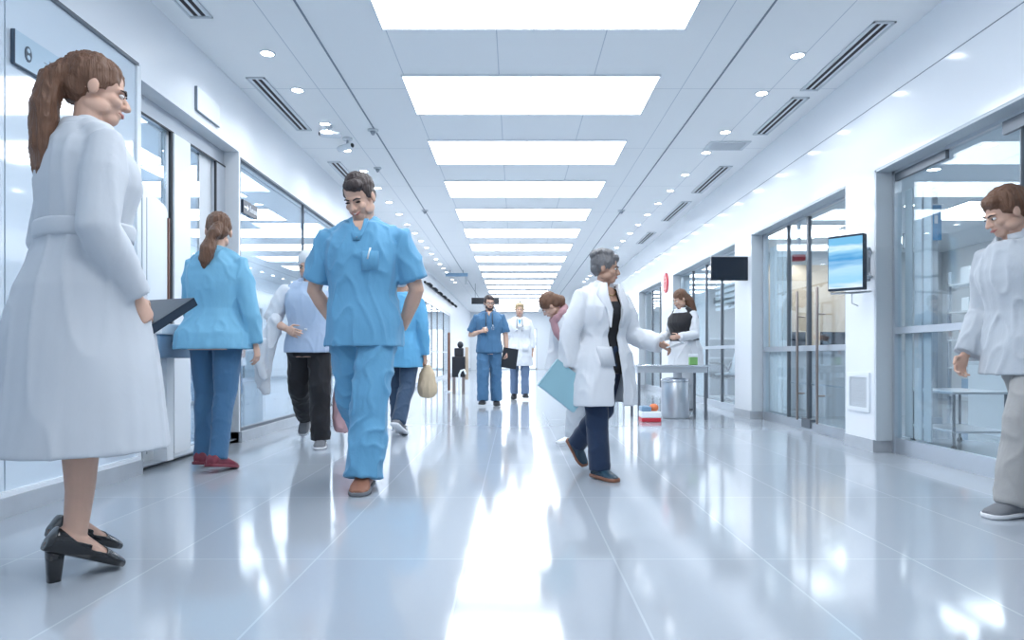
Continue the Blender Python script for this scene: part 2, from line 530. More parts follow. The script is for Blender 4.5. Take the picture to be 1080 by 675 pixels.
ysL = [5.71, 6.5, 7.45, 8.4] + [9.35 + 0.95 * i for i in range(16)]
ysR = [5.75, 6.58, 7.72, 8.5, 9.54, 10.45, 11.35] + [12.25 + 0.93 * i for i in range(13)]
for i, y in enumerate(ysL):
    downlight(-2.07, y, HC, 'small round recessed downlight above the entrance wall, %s along its row' % ORD[i], SPOT_W if y < 19 else 0, 'downlights along the entrance wall')
for i, y in enumerate(ysR):
    downlight(2.38, y, HC, 'small round recessed downlight above the TV wall, %s along its row' % ORD[i], SPOT_W if y < 19 else 0, 'downlights along the TV wall')
for i, y in enumerate((6.5, 7.35)):
    downlight(4.45, y - 0.1, 2.8, ['round downlight inside the room, the nearer of two behind the big window', 'round downlight inside the room, the farther of two behind the big window'][i], 30, 'downlights in the room behind the glass', 0.06)
for i, y in enumerate((9.0, 13.0 - 0.3)):
    downlight(5.2, y, 2.8, ['round downlight inside the room above the reception counter', 'round downlight inside the room before the beige wall'][i], 45, 'downlights in the room behind the glass', 0.06)
for i, y in enumerate((7.1, 9.6)):
    downlight(-3.6, y, 2.95, ['round downlight in the glazed office, above the drawer cabinet', 'round downlight in the glazed office, farther from the entrance'][i], 60, 'downlights in the glazed office', 0.06)
downlight(-3.2, 5.1 - 0.3, 2.95, 'round downlight inside the entrance behind the sliding leaf', 50, None, 0.06)
for y in (19.5, 23):
    downlight(-3.6, y, 2.95, 'round downlight behind the distant glazed doors', 70, 'downlights behind the distant doors', 0.06)


def added_room_panel(x, y, z, label, group, hx=0.6, hy=0.6):  # square light added to brighten the rooms behind the glass
    t = thing('added_room_light', label, 'ceiling light', (x, y, z), 0, group)
    bxo('diffuser', M['panel'], (-hx, hx, -hy, hy, -0.012, -0.003), t)
    bxo('frame', M['white'], [(-hx - 0.02, -hx, -hy, hy, -0.016, 0), (hx, hx + 0.02, -hy, hy, -0.016, 0), (-hx, hx, -hy - 0.02, -hy, -0.016, 0), (-hx, hx, hy, hy + 0.02, -0.016, 0)], t)


for x, y, l in ((5.4, 3.2, 'added square room light nearest the viewer behind the big window'), (6.6, 6.4, 'added square room light above the desk behind the big window'), (6.4, 9.3, 'added square room light above the storage rack'), (4.4, 10.9, 'added square room light above the white swivel chair'), (6.2, 11.9, 'added square room light before the beige wall'), (4.9, 15.0, 'added square room light in the room beyond the partition')):
    added_room_panel(x, y, 2.8, l, 'lights added in the rooms behind the TV wall')
for y, l in ((5.6, 'added square light inside the entrance recess room'), (8.2, 'added square office light above the drawer cabinets'), (11.5, 'added square office light far behind the glass wall'), (21.0, 'added square light behind the distant glazed doors, nearer one'), (25.0, 'added square light behind the distant glazed doors, farther one')):
    added_room_panel(-3.6, y, 2.95, l, 'lights added in the rooms of the entrance side')


def slot_vent(x, y0, y1, label, w=0.17, n=2):
    t = thing('slot_vent', label, 'air vent', (x, (y0 + y1) / 2, HC), 0, 'slot vents in the ceiling')
    h = (y1 - y0) / 2
    bxo('backing', M['white'], (-w / 2, w / 2, -h, h, -0.004, -0.0005), t)
    fr = [(-w / 2, -w / 2 + 0.014, -h, h, -0.014, -0.003), (w / 2 - 0.014, w / 2, -h, h, -0.014, -0.003), (-w / 2, w / 2, -h, -h + 0.02, -0.014, -0.003), (-w / 2, w / 2, h - 0.02, h, -0.014, -0.003)]
    bxo('frame', M['lightgrey'], fr, t)
    for k in range(n):
        cx = -w / 2 + w * (k + 1) / (n + 1)
        bxo('slot', M['slot'], (cx - 0.014, cx + 0.014, -h + 0.03, h - 0.03, -0.008, -0.003), t)
    return t


slot_vent(2.80, 5.16, 6.5, 'longest dark-slotted ceiling vent over the big window')
slot_vent(2.80, 6.68, 7.8, 'dark-slotted ceiling vent directly beyond the longest one')
slot_vent(2.82, 9.1, 10.6, 'dark-slotted ceiling vent beyond the square grille')
slot_vent(2.82, 11.2, 12.8, 'fourth dark-slotted ceiling vent along the TV wall')
slot_vent(2.82, 14.0, 15.4, 'fifth dark-slotted ceiling vent along the TV wall')
slot_vent(-2.34, 3.7, 5.1, 'dark-slotted ceiling vent nearest the viewer on the entrance side')
slot_vent(-2.36, 6.2, 7.65, 'dark-slotted ceiling vent beside the first two downlights')
slot_vent(-2.36, 8.9, 10.1, 'dark-slotted ceiling vent behind the head of the scrubs man')
t = thing('square_vent', 'pale square air grille in the ceiling above the TV wall', 'air vent', (2.55, 8.22, HC))
bxo('frame', M['lightgrey'], [(-0.24, 0.24, -0.17, -0.13, -0.012, 0), (-0.24, 0.24, 0.13, 0.17, -0.012, 0), (-0.24, -0.2, -0.13, 0.13, -0.012, 0), (0.2, 0.24, -0.13, 0.13, -0.012, 0)], t)
bxo('backing', M['grey'], (-0.2, 0.2, -0.13, 0.13, -0.004, 0), t)
bxo('louvre', M['lightgrey'], [(-0.2, 0.2, -0.12 + 0.03 * i, -0.105 + 0.03 * i, -0.011, -0.004) for i in range(9)], t)


def bullet_camera(x, y, rz, label, dark):
    t = thing('security_camera', label, 'security camera', (x, y, HC), rz)
    bm = bmesh.new()
    lathe(bm, [(0.05, -0.025), (0.055, -0.02), (0.055, 0)], n=20)
    obj('mount', bm, M['grey' if dark else 'white'], t, True)
    bm = bmesh.new()
    tube(bm, [(0, 0, -0.02), (0.0, 0, -0.075)], 0.014, n=8)
    obj('neck', bm, M['grey'], t, True)
    bm = bmesh.new()
    tube(bm, [(-0.05, 0, -0.095), (0.12, 0, -0.105)], [0.038, 0.036], n=16)
    obj('housing', bm, M['white'], t, True)
    bm = bmesh.new()
    ellipsoid(bm, (-0.075, 0, -0.094), (0.02, 0.026, 0.026))
    obj('lens', bm, M['black'], t, True)


bullet_camera(-2.06, 7.5, 0.1, 'white bullet camera on a grey ceiling mount, nearer of the pair', True)
bullet_camera(-1.95, 7.95, 2.6, 'white bullet camera on a white ceiling mount, farther of the pair', False)


def detector(x, y, label, s=1.0):
    t = thing('ceiling_detector', label, 'detector', (x, y, HC))
    bm = bmesh.new()
    lathe(bm, [(0.05 * s, -0.02), (0.06 * s, -0.012), (0.06 * s, 0)], n=20)
    obj('base', bm, M['lightgrey'], t, True)
    bm = bmesh.new()
    lathe(bm, [(0.012 * s, -0.06), (0.02 * s, -0.05), (0.035 * s, -0.02)], n=16)
    obj('sensor', bm, M['grey'], t, True)


detector(-1.59, 7.65, 'small grey detector on the ceiling seam beside the two cameras')
detector(-1.57, 11.9, 'small grey detector on the ceiling seam above the scrubs man')
detector(1.86, 11.9, 'small grey detector on the ceiling seam of the TV side')
detector(-1.85, 9.2, 'small grey detector directly behind the scrubs man head', 0.9)

t = thing('hanging_sign', 'small blue sign hanging from the distant ceiling seam', 'sign', (-1.72, 20.2, HC))
bxo('sign_panel', M['blue_box'], (-0.33, 0.33, -0.02, 0.02, -0.19, -0.09), t, 0.005)
for q in ((-0.2, -0.18, -0.01, 0.01, -0.09, 0), (0.18, 0.2, -0.01, 0.01, -0.09, 0)):
    bxo('hanger', M['grey'], q, t)
bxo('drop_panel', M['grey'], (0.25, 0.33, -0.02, 0.02, -0.42, -0.19), t)
t = thing('hanging_sign', 'long black sign hung across the corridor behind the bearded man', 'sign', (-1.1, 24.0, HC))
bxo('sign_panel', M['black'], (-0.42, 0.55, -0.03, 0.03, -0.72, -0.5), t, 0.006)
for q in ((-0.3, -0.285, -0.008, 0.008, -0.5, 0), (0.4, 0.415, -0.008, 0.008, -0.5, 0)):
    bxo('hanger', M['steel_dark'], q, t)

# black track with spot heads high on the entrance wall
t = thing('track_light', 'black track of small spot heads high on the far entrance wall', 'track light', (XL + 0.08, 24.0, 2.92))
bxo('rail', M['black'], (-0.08, -0.03, -4.5, 4.5, -0.02, 0.03), t)
for i in range(7):
    bm = bmesh.new()
    y = -4.2 + 1.4 * i
    tube(bm, [(-0.03, y, 0.0), (0.05, y - 0.02, -0.03), (0.10, y - 0.06, -0.08)], [0.02, 0.045, 0.05], n=12)
    obj('spot_head', bm, M['black'], t, True)

# ================================================================ fittings on the TV wall
# wall grille
t = thing('wall_grille', 'white square ventilation grille low on the pillar below the TV', 'air vent', (XR, 6.04, 0.50))
bxo('frame', M['wall_satin'], [(-0.018, 0, -0.19, -0.15, -0.17, 0.17), (-0.018, 0, 0.15, 0.19, -0.17, 0.17), (-0.018, 0, -0.15, 0.15, 0.13, 0.17), (-0.018, 0, -0.15, 0.15, -0.17, -0.13)], t)
bxo('backing', M['lightgrey'], (-0.004, 0, -0.15, 0.15, -0.13, 0.13), t)
bxo('louvre', M['lightgrey'], [(-0.012, -0.004, -0.15, 0.15, -0.125 + 0.02 * i, -0.115 + 0.02 * i) for i in range(13)], t)


def screen_mat():
    m = bpy.data.materials.new('tv_picture')
    m.use_nodes = True
    nt = m.node_tree
    b = nt.nodes['Principled BSDF']
    tc = nt.nodes.new('ShaderNodeTexCoord')
    sx = nt.nodes.new('ShaderNodeSeparateXYZ')
    nt.links.new(tc.outputs['Object'], sx.inputs[0])
    mr = nt.nodes.new('ShaderNodeMapRange')
    mr.inputs['From Min'].default_value = -0.23
    mr.inputs['From Max'].default_value = 0.23
    nz = nt.nodes.new('ShaderNodeTexNoise')
    nz.inputs['Scale'].default_value = 7
    mpn = nt.nodes.new('ShaderNodeMapping')
    mpn.inputs['Scale'].default_value = (0.5, 0.5, 3)
    nt.links.new(tc.outputs['Object'], mpn.inputs[0])
    nt.links.new(mpn.outputs[0], nz.inputs['Vector'])
    ad = nt.nodes.new('ShaderNodeMath')
    ad.operation = 'MULTIPLY_ADD'
    ad.inputs[1].default_value = 0.14
    nt.links.new(nz.outputs['Fac'], ad.inputs[0])
    nt.links.new(sx.outputs['Z'], ad.inputs[2])
    nt.links.new(ad.outputs[0], mr.inputs['Value'])
    cr = nt.nodes.new('ShaderNodeValToRGB')
    e = cr.color_ramp.elements
    e[0].position = 0.0
    e[0].color = (0.10, 0.30, 0.50, 1)
    e[1].position = 1.0
    e[1].color = (0.16, 0.48, 0.75, 1)
    for p, c in ((0.18, (0.80, 0.90, 1.0, 1)), (0.30, (0.30, 0.62, 0.90, 1)), (0.55, (0.45, 0.72, 0.92, 1)), (0.72, (0.05, 0.30, 0.62, 1)), (0.86, (0.30, 0.62, 0.85, 1)), (0.93, (0.65, 0.85, 0.95, 1))):
        x = e.new(p)
        x.color = c
    nt.links.new(mr.outputs[0], cr.inputs[0])
    nt.links.new(cr.outputs[0], b.inputs['Emission Color'])
    b.inputs['Emission Strength'].default_value = 0.72
    b.inputs['Base Color'].default_value = (0.02, 0.03, 0.05, 1)
    b.inputs['Roughness'].default_value = 0.15
    return m


M['tv_picture'] = screen_mat()
# TV: its screen turned towards the viewer, on a curved bracket off the pillar
tvc = P(891.5, 277, 5.72)
t = thing('wall_tv', 'TV with a blue picture on a curved bracket off the pillar', 'TV', tvc, math.radians(-47))
# local frame: screen faces -y, x across
bxo('casing', M['navy_panel'], (-0.146, 0.146, 0.0, 0.075, -0.232, 0.232), t, 0.008)
bxo('screen', M['tv_picture'], (-0.137, 0.137, -0.004, 0.001, -0.213, 0.213), t)
bm = bmesh.new()
pts = [(0.08, 0.07, 0.10), (0.13, 0.16, 0.12), (0.10, 0.29, 0.10), (0.05, 0.33, 0.0), (0.10, 0.29, -0.10), (0.13, 0.16, -0.12), (0.08, 0.07, -0.10)]
tube(bm, pts, 0.014, n=8)
obj('bracket', bm, M['steel'], t, True)
bxo('wall_plate', M['grey'], (-0.03, 0.09, 0.29, 0.34, -0.14, 0.14), t, 0.01)
bm = bmesh.new()
tube(bm, [(-0.13, 0.03, -0.225), (-0.13, 0.03, -0.25), (0.05, 0.06, -0.252), (0.10, 0.28, -0.23)], 0.009, n=8)
tube(bm, [(0.03, 0.06, -0.262), (0.03, 0.06, -0.34), (0.07, 0.08, -0.36)], 0.006, n=8)
obj('cable', bm, M['lightgrey'], t, True)

# dark panel facing the corridor off the next pillar
c = P(771, 283.5, 8.95)
t = thing('dark_display', 'black rectangular display panel jutting off the white pillar', 'display', c)
bxo('panel', M['screen_off'], (-0.265, 0.245, -0.02, 0.03, -0.155, 0.155), t, 0.008)
bxo('top_edge', M['lightgrey'], (-0.265, 0.245, -0.02, 0.03, 0.156, 0.164), t)
bxo('arm', M['black'], [(0.245, XR - c.x, -0.01, 0.02, 0.06, 0.11)], t)

# round red sign on the wall
t = thing('round_red_sign', 'round red sign with pale marks high on the white wall', 'sign', (XR, 13.75, 2.28))
bm = bmesh.new()
R = [[(-d_, r * math.cos(2 * PI * i / 32), r * math.sin(2 * PI * i / 32)) for i in range(32)] for d_, r in ((0.0, 0.2), (0.02, 0.2), (0.025, 0.19))]
loft(bm, [[V(p) for p in q] for q in R])
obj('disc', bm, M['red'], t)
bxo('symbol', M['red_text'], [(-0.029, -0.024, -0.10, 0.10, 0.09, 0.12), (-0.029, -0.024, -0.10, -0.06, 0.03, 0.12), (-0.029, -0.024, 0.06, 0.10, 0.03, 0.12), (-0.029, -0.024, -0.10, 0.10, 0.02, 0.045), (-0.029, -0.024, -0.04, -0.01, -0.13, 0.0), (-0.029, -0.024, 0.03, 0.06, -0.13, 0.0), (-0.029, -0.024, -0.07, 0.08, -0.13, -0.105)], t)

# ================================================================ signs on the entrance wall
# pale plate with an oval badge
PY = 3.54
t = thing('wall_plate_sign', 'pale blue plate with a dark oval badge on the glass wall', 'sign', (XL, PY, 2.34))
M['plate'] = mat('plate_blue', (0.42, 0.56, 0.68), 0.25, vary=0.02)
M['mark'] = mat('dark_mark', (0.05, 0.08, 0.12), 0.4, vary=0.02)
bxo('plate', M['plate'], (-0.012, 0.008, 0, 0.80, 0, 0.175), t)
bxo('edge', M['mark'], [(-0.012, 0.0095, -0.004, 0.0, 0, 0.175), (-0.012, 0.0095, 0, 0.80, -0.004, 0)], t)
bm = bmesh.new()
loft(bm, [[V((x, 0.095 + 0.026 * math.cos(a), 0.083 + 0.042 * math.sin(a))) for a in [2 * PI * i / 28 for i in range(28)]] for x in (0.007, 0.011)])
obj('badge', bm, M['mark'], t)
bm = bmesh.new()
for zc in (0.066, 0.102):
    loft(bm, [[V((x, 0.095 + 0.012 * math.cos(a), zc + 0.012 * math.sin(a))) for a in [2 * PI * i / 20 for i in range(20)]] for x in (0.0105, 0.013)])
obj('badge_eye', bm, M['plate'], t)
bxo('text_line', M['seam'], [(0.007, 0.0095, 0.26, 0.46, 0.112, 0.117), (0.007, 0.0095, 0.22, 0.42, 0.090, 0.095)], t)

# dark direction plate on the second glass wall
t = thing('direction_plate', 'small dark plate with white arrow lettering on the second glass wall', 'sign', (XL, 6.53, 2.19))
bxo('plate', M['navy_panel'], (-0.02, 0.004, 0, 0.36, 0, 0.125), t)
bm = bmesh.new()
prism(bm, [(0.02, 0.052), (0.09, 0.052), (0.09, 0.030), (0.13, 0.062), (0.09, 0.094), (0.09, 0.070), (0.02, 0.070)], 'x', 0.003, 0.007)
obj('arrow', bm, M['white'], t)
bxo('lettering', M['white'], [(0.003, 0.007, 0.16, 0.175, 0.035, 0.095)] + [(0.003, 0.007, 0.20 + 0.03 * i, 0.212 + 0.03 * i, 0.035, 0.075) for i in range(5)] + [(0.003, 0.007, 0.20, 0.24, 0.066, 0.075), (0.003, 0.007, 0.26, 0.30, 0.035, 0.044)], t)

# clear acrylic flag on the header
t = thing('acrylic_sign', 'blank clear acrylic plate fixed above the entrance', 'sign', (XL, 5.55, 2.82))
bxo('plate', M['white'], (0.012, 0.020, 0, 0.42, 0, 0.19), t)
bxo('edge', M['seam'], [(0.0, 0.021, -0.008, 0, 0, 0.19), (0.0, 0.021, 0, 0.42, -0.006, 0)], t)

# ================================================================ in the entrance
t = thing('rounded_panel', 'white upright panel with rounded top corner in the entrance', 'door panel', (XL - 0.145, 5.0, 0.04))
poly = [(0.0, 0), (0.36, 0), (0.36, 1.88)] + [(0.36 - 0.10 + 0.10 * math.cos(a), 1.88 + 0.08 * math.sin(a)) for a in (0.4, 0.8, 1.2, 1.57)] + [(0.0, 2.04)]
bm = bmesh.new()
prism(bm, poly, 'x', -0.02, 0.02)
obj('board', bm, M['white'], t)
bxo('edge_strip', M['brown_wood'], (-0.024, 0.03, 0.352, 0.378, 0, 1.86), t, 0.004)
bxo('face_groove', M['seam'], [(0.019, 0.022, 0.05, 0.056, 0.05, 1.95)], t)

bx0 = P(182, 352, 5.05)
t = thing('supply_box', 'blue wall box with a white lid beside the entrance', 'box', (XL + 0.03, 5.10, 0.80))
bxo('body', M['blue_box'], (-0.12, 0.07, -0.30, 0.24, 0, 0.17), t, 0.01)
bxo('lid', M['white'], (-0.13, 0.09, -0.31, 0.26, 0.17, 0.25), t, 0.012)
bxo('front_label', M['white'], (0.068, 0.074, -0.12, 0.10, 0.09, 0.115), t)
bxo('bracket', M['white'], (-0.10, 0.0, -0.06, 0.04, -0.76, 0.0), t)

# drawers in the glazed office
for k, y in enumerate((6.75, 7.65, 8.55)):
    t = thing('drawer_cabinet', ['white drawer cabinet behind the glass, nearest the entrance', 'white drawer cabinet behind the glass, middle of the row', 'white drawer cabinet behind the glass, farthest from the entrance'][k], 'cabinet', (-3.15, y, 0), 0, 'drawer cabinets behind the glass')
    bxo('carcass', M['white'], (-0.45, 0.0, 0, 0.86, 0, 0.95), t, 0.006)
    for j in range(3):
        dr = bxo('drawer', M['white_matt'], (0.0, 0.02, 0.02, 0.84, 0.05 + 0.30 * j, 0.32 + 0.30 * j), t, 0.006)
        bxo('handle', M['steel'], (0.02, 0.045, 0.33, 0.53, 0.24 + 0.30 * j, 0.26 + 0.30 * j), dr)
for k, z in enumerate((1.35, 1.72, 2.09)):
    t = thing('wall_shelf', ['lowest white shelf on the office back wall', 'middle white shelf on the office back wall', 'topmost white shelf on the office back wall'][k], 'shelf', (-4.48, 8.1, z), 0, 'office shelves')
    bxo('board', M['white'], (0, 0.34, -1.5, 1.6, 0, 0.04), t)
    bxo('bracket', M['steel_dark'], [(0, 0.30, -1.0, -0.97, -0.12, 0), (0, 0.30, 1.0, 1.03, -0.12, 0)], t)

# ================================================================ in the room behind the TV wall
t = thing('reception_counter', 'curved pale reception counter seen through the glass double door', 'counter', (5.75, 9.9, 0))
bm = bmesh.new()
arc = [(-1.25 + 1.3 * math.sin(a) * 1.0, -0.75 * math.cos(a)) for a in [(-60 + 15 * i) * PI / 180 for i in range(11)]]
inn = [(x * 0.8 - 0.1, y * 0.8 + 0.1) for x, y in arc][::-1]
prism(bm, arc + inn, 'z', 0, 0.84)
obj('front', bm, M['lightgrey'], t)
bm = bmesh.new()
prism(bm, [(x * 1.05, y * 1.06) for x, y in arc] + [(x * 0.95, y) for x, y in inn], 'z', 0.84, 0.89)
obj('top', bm, M['steel'], t)
for k, (x, y) in enumerate(((5.05, 12.4), (5.8, 12.45))):
    t = thing('monitor', ['black monitor on the back desk, nearer the glass door', 'black monitor on the back desk, beside the storage racks'][k], 'monitor', (x, y, 0.80), 0.2, 'monitors on the back desk')
    bxo('screen', M['screen_off'], (-0.25, 0.25, -0.02, 0.02, 0.12, 0.45), t, 0.006)
    bxo('stand', M['black'], [(-0.03, 0.03, -0.01, 0.02, 0.01, 0.14), (-0.11, 0.11, -0.08, 0.08, 0, 0.012)], t)
t = thing('back_desk', 'long grey desk along the beige wall of the room', 'desk', (5.75, 12.5, 0))
bxo('desk_top', M['lightgrey'], (-1.0, 1.4, -0.35, 0.35, 0.76, 0.80), t, 0.005)
for x in (-0.95, 1.3):
    bxo('leg', M['grey'], (x, x + 0.05, -0.32, 0.32, 0, 0.76), t)
bxo('modesty_panel', M['grey'], (-0.9, 1.3, -0.2, -0.18, 0.25, 0.76), t)
t = thing('alarm_lamp', 'red and white warning lamp behind the glass double door', 'lamp', P(831, 262, 8.75))
t.location = (GX + 0.42, 8.75, 2.13)
bxo('body', M['white'], (-0.10, 0.08, -0.06, 0.06, -0.02, 0.07), t, 0.01)
bxo('red_lens', M['red'], (-0.09, 0.07, -0.055, 0.055, -0.10, -0.02), t, 0.015)
bxo('arm', M['white'], [(0.08, 0.62, -0.02, 0.02, 0.02, 0.06), (-0.02, 0.02, -0.02, 0.02, 0.07, 0.69)], t)
# racks with stock
# interior post with a blue poster
t = thing('interior_post', 'grey square post inside the room behind the big window', 'post', (5.0, 8.3, 0))
bxo('shaft', M['grey'], (-0.09, 0.09, -0.09, 0.09, 0, 2.8), t, 0.006)
bxo('base', M['steel'], (-0.12, 0.12, -0.12, 0.12, 0, 0.08), t)
t = thing('blue_poster', 'narrow blue printed banner hanging on the grey post', 'banner', (5.0, 8.18, 2.20))
bxo('sheet', M['blue_print'], (-0.085, 0.105, -0.012, 0.0, 0, 0.42), t)
bxo('print', M['white'], [(-0.05, -0.02, -0.014, -0.011, 0.04, 0.36), (0.02, 0.06, -0.014, -0.011, 0.2, 0.3)], t)
bxo('rod', M['steel'], (-0.10, 0.12, -0.018, 0.008, 0.42, 0.435), t)
t = thing('notice_sheet', 'blank white notice beside the blue banner on the back wall', 'notice', (4.80, 8.20, 2.11))
bxo('sheet', M['white'], (-0.13, 0.02, -0.01, 0.0, 0, 0.17), t)
bxo('holder', M['grey'], (-0.14, 0.10, 0.0, 0.008, -0.01, 0.18), t)
# low metal rail table
t = thing('metal_trolley', 'low metal frame trolley standing behind the big window', 'trolley', (3.95, 6.1, 0))
for x in (-0.22, 0.22):
    for y in (-0.3, 0.3):
        bm = bmesh.new()
        tube(bm, [(x, y, 0.05), (x, y, 0.50)], 0.012, n=8)
        lg = obj('leg', bm, M['steel_dark'], t, True)
        bm = bmesh.new()
        ellipsoid(bm, (x, y, 0.03), (0.02, 0.03, 0.03))
        obj('caster', bm, M['black'], lg, True)
bxo('top_tray', M['steel'], (-0.24, 0.24, -0.32, 0.32, 0.49, 0.515), t, 0.005)
bxo('low_tray', M['steel'], (-0.23, 0.23, -0.31, 0.31, 0.16, 0.18), t, 0.005)
t = thing('side_desk', 'pale office desk in the room behind the big window', 'desk', (5.6, 7.0, 0))
bxo('desk_top', M['lightgrey'], (-0.7, 0.9, -0.4, 0.4, 0.72, 0.76), t, 0.006)
bxo('side_panel', M['white_matt'], [(-0.7, -0.66, -0.38, 0.38, 0, 0.72), (0.86, 0.9, -0.38, 0.38, 0, 0.72)], t)
bxo('front_panel', M['grey'], (-0.66, 0.86, -0.3, -0.28, 0.2, 0.72), t)
t = thing('storage_rack', 'grey storage rack of boxes against the room back wall', 'rack', (6.9, 9.6, 0))
bxo('frame', M['grey'], [(x, x + 0.04, y, y + 0.04, 0, 2.1) for x in (-0.25, 0.21) for y in (-0.9, 0.86)], t)
for j in range(5):
    bxo('shelf', M['lightgrey'], (-0.25, 0.25, -0.9, 0.9, 0.2 + 0.42 * j, 0.23 + 0.42 * j), t)
for j in range(5):
    for i in range(4):
        w_ = 0.16 + 0.05 * ((i + j) % 3)
        o = bxo('stock_box', M[['white_matt', 'blue_box', 'orange', 'lightgrey', 'grey'][(i * 2 + j * 3) % 5]], (-0.15, 0.15, -w_ / 2, w_ / 2, 0, 0.2 + 0.04 * ((i + j) % 2)), None, 0.004)
        o.location = (6.9, 9.6 - 0.65 + 0.43 * i, 0.231 + 0.42 * j)
        tag(o, 'small storage box on the grey rack, %s shelf up, %s along' % (ORD[j], ORD[i]), 'box', 'boxes on the storage rack')

# ================================================================ by door_2: chair, table, bin
t = thing('swivel_chair', 'white curved chair with black arm behind the glass', 'chair', (3.62, 11.7, 0), math.radians(215))
bm = bmesh.new()
tube(bm, [(0, -0.05, 0.50), (0, 0.22, 0.52), (0, 0.30, 0.64), (0, 0.33, 0.86)], [(0.24, 0.035), (0.25, 0.04), (0.25, 0.035), (0.22, 0.03)], n=14, hint=(1, 0, 0))
obj('shell', bm, M['white'], t, True)
bm = bmesh.new()
tube(bm, [(0, -0.2, 0.47), (0, 0.2, 0.47)], [(0.22, 0.05), (0.22, 0.05)], n=14, hint=(1, 0, 0))
obj('seat', bm, M['black'], t, True)
for s in (-1, 1):
    bm = bmesh.new()
    tube(bm, [(0.22 * s, 0.24, 0.55), (0.30 * s, 0.18, 0.68), (0.30 * s, -0.12, 0.70), (0.24 * s, -0.16, 0.50)], 0.018, n=8)
    obj('armrest', bm, M['black'], t, True)
bm = bmesh.new()
tube(bm, [(0, 0, 0.08), (0, 0, 0.45)], 0.025, n=10)
for k in range(5):
    a = 2 * PI * k / 5
    tube(bm, [(0, 0, 0.10), (0.28 * math.cos(a), 0.28 * math.sin(a), 0.04)], [0.022, 0.014], n=8)
obj('pedestal', bm, M['steel'], t, True)
for k, y in enumerate((11.5,)):
    t = thing('office_cabinet', 'grey shelf cabinet behind the chair in the glazed room', 'cabinet', (4.0, 12.75, 0))
    bxo('carcass', M['grey'], [(-0.5, -0.46, -0.2, 0.2, 0, 1.15), (0.46, 0.5, -0.2, 0.2, 0, 1.15), (-0.5, 0.5, 0.17, 0.2, 0, 1.15)], t)
    for j in range(4):
        bxo('shelf', M['lightgrey'], (-0.46, 0.46, -0.2, 0.17, 0.04 + 0.36 * j, 0.07 + 0.36 * j), t)

TY = 9.0
tx0, tx1 = (666 - 543) / F * TY, (742 - 543) / F * TY
t = thing('steel_table', 'steel table on thin dark legs near the white-shirted person', 'table', ((tx0 + tx1) / 2, TY, 0))
h = (tx1 - tx0) / 2
bxo('table_top', M['chrome'], (-h, h, -0.32, 0.32, 0.675, 0.70), t, 0.006)
bxo('apron', M['steel'], [(-h + 0.03, h - 0.03, -0.29, -0.27, 0.60, 0.675), (-h + 0.03, h - 0.03, 0.27, 0.29, 0.60, 0.675), (-h + 0.03, -h + 0.05, -0.27, 0.27, 0.60, 0.675), (h - 0.05, h - 0.03, -0.27, 0.27, 0.60, 0.675)], t)
for x in (-h + 0.05, h - 0.05):
    for y in (-0.27, 0.27):
        bxo('leg', M['steel_dark'], (x - 0.016, x + 0.016, y - 0.016, y + 0.016, 0, 0.60), t)
t = thing('metal_bin', 'brushed metal bin with a flat lid under the steel table', 'bin', ((712 - 543) / F * 9.0, 9.0, 0))
bm = bmesh.new()
lathe(bm, [(0.17, 0.0), (0.18, 0.02), (0.18, 0.47), (0.175, 0.48)], n=28)
obj('barrel', bm, M['steel'], t, True)
bm = bmesh.new()
lathe(bm, [(0.185, 0.48), (0.185, 0.51), (0.10, 0.53)], n=28)
obj('lid', bm, M['chrome'], t, True)
t = thing('parcel', 'red, white and blue parcel on the floor under the steel table', 'parcel', ((684 - 543) / F * 8.6, 8.52, 0))
bxo('lower_half', M['red'], (-0.12, 0.12, -0.12, 0.12, 0, 0.05), t, 0.01)
bxo('upper_half', M['white'], (-0.12, 0.12, -0.12, 0.12, 0.05, 0.13), t, 0.012)
bxo('blue_flap', M['blue_box'], (-0.12, 0.0, -0.11, 0.11, 0.13, 0.19), t, 0.012)
bm = bmesh.new()
ellipsoid(bm, (0.05, 0, 0.17), (0.06, 0.06, 0.05))
obj('orange_top', bm, M['orange'], t, True)
t = thing('green_card', 'small green card box on the end of the steel table', 'box', ((731 - 543) / F * 8.8, 8.8, 0.70))
bxo('body', M['green'], (-0.05, 0.05, -0.04, 0.04, 0, 0.10), t, 0.006)
bxo('lid', M['white'], (-0.052, 0.052, -0.042, 0.042, 0.10, 0.14), t, 0.006)

# ================================================================ far end of the entrance side
t = thing('sanitiser_stand', 'black dispenser stand with a round head on brown legs', 'stand', ((484 - 543) / F * 14.6, 14.6, 0))
bxo('cabinet', M['black'], (-0.14, 0.14, -0.1, 0.1, 0.36, 0.80), t, 0.012)
bxo('upper_box', M['black'], (-0.09, 0.10, -0.09, 0.09, 0.80, 0.98), t, 0.015)
bm = bmesh.new()
ellipsoid(bm, (0.03, 0, 1.05), (0.065, 0.06, 0.075))
obj('head', bm, M['black'], t, True)
for x in (-0.10, 0.10):
    bxo('leg', M['bronze'], (x - 0.03, x + 0.03, -0.08, 0.08, 0, 0.36), t)
bm = bmesh.new()
tube(bm, [(0.02, -0.14, 0.0), (0.02, -0.14, 0.42), (0.06, -0.14, 0.50), (0.12, -0.14, 0.52), (0.15, -0.14, 0.44)], 0.022, n=10)
obj('handle_pipe', bm, M['white'], t, True)
bxo('beige_panel', M['beige'], (0.13, 0.20, 0.02, 0.06, 0.30, 1.0), t, 0.008)
t = thing('door_post', 'slim dark red post beside the distant glazed doors', 'post', ((473.5 - 543) / F * 15.5, 15.5, 0))
bm = bmesh.new()
tube(bm, [(0, 0, 0.02), (0, 0, 1.32)], 0.03, n=12)
obj('shaft', bm, M['brown_wood'], t, True)
bm = bmesh.new()
lathe(bm, [(0.10, 0), (0.10, 0.015), (0.03, 0.03)], n=20)
obj('base', bm, M['steel'], t, True)

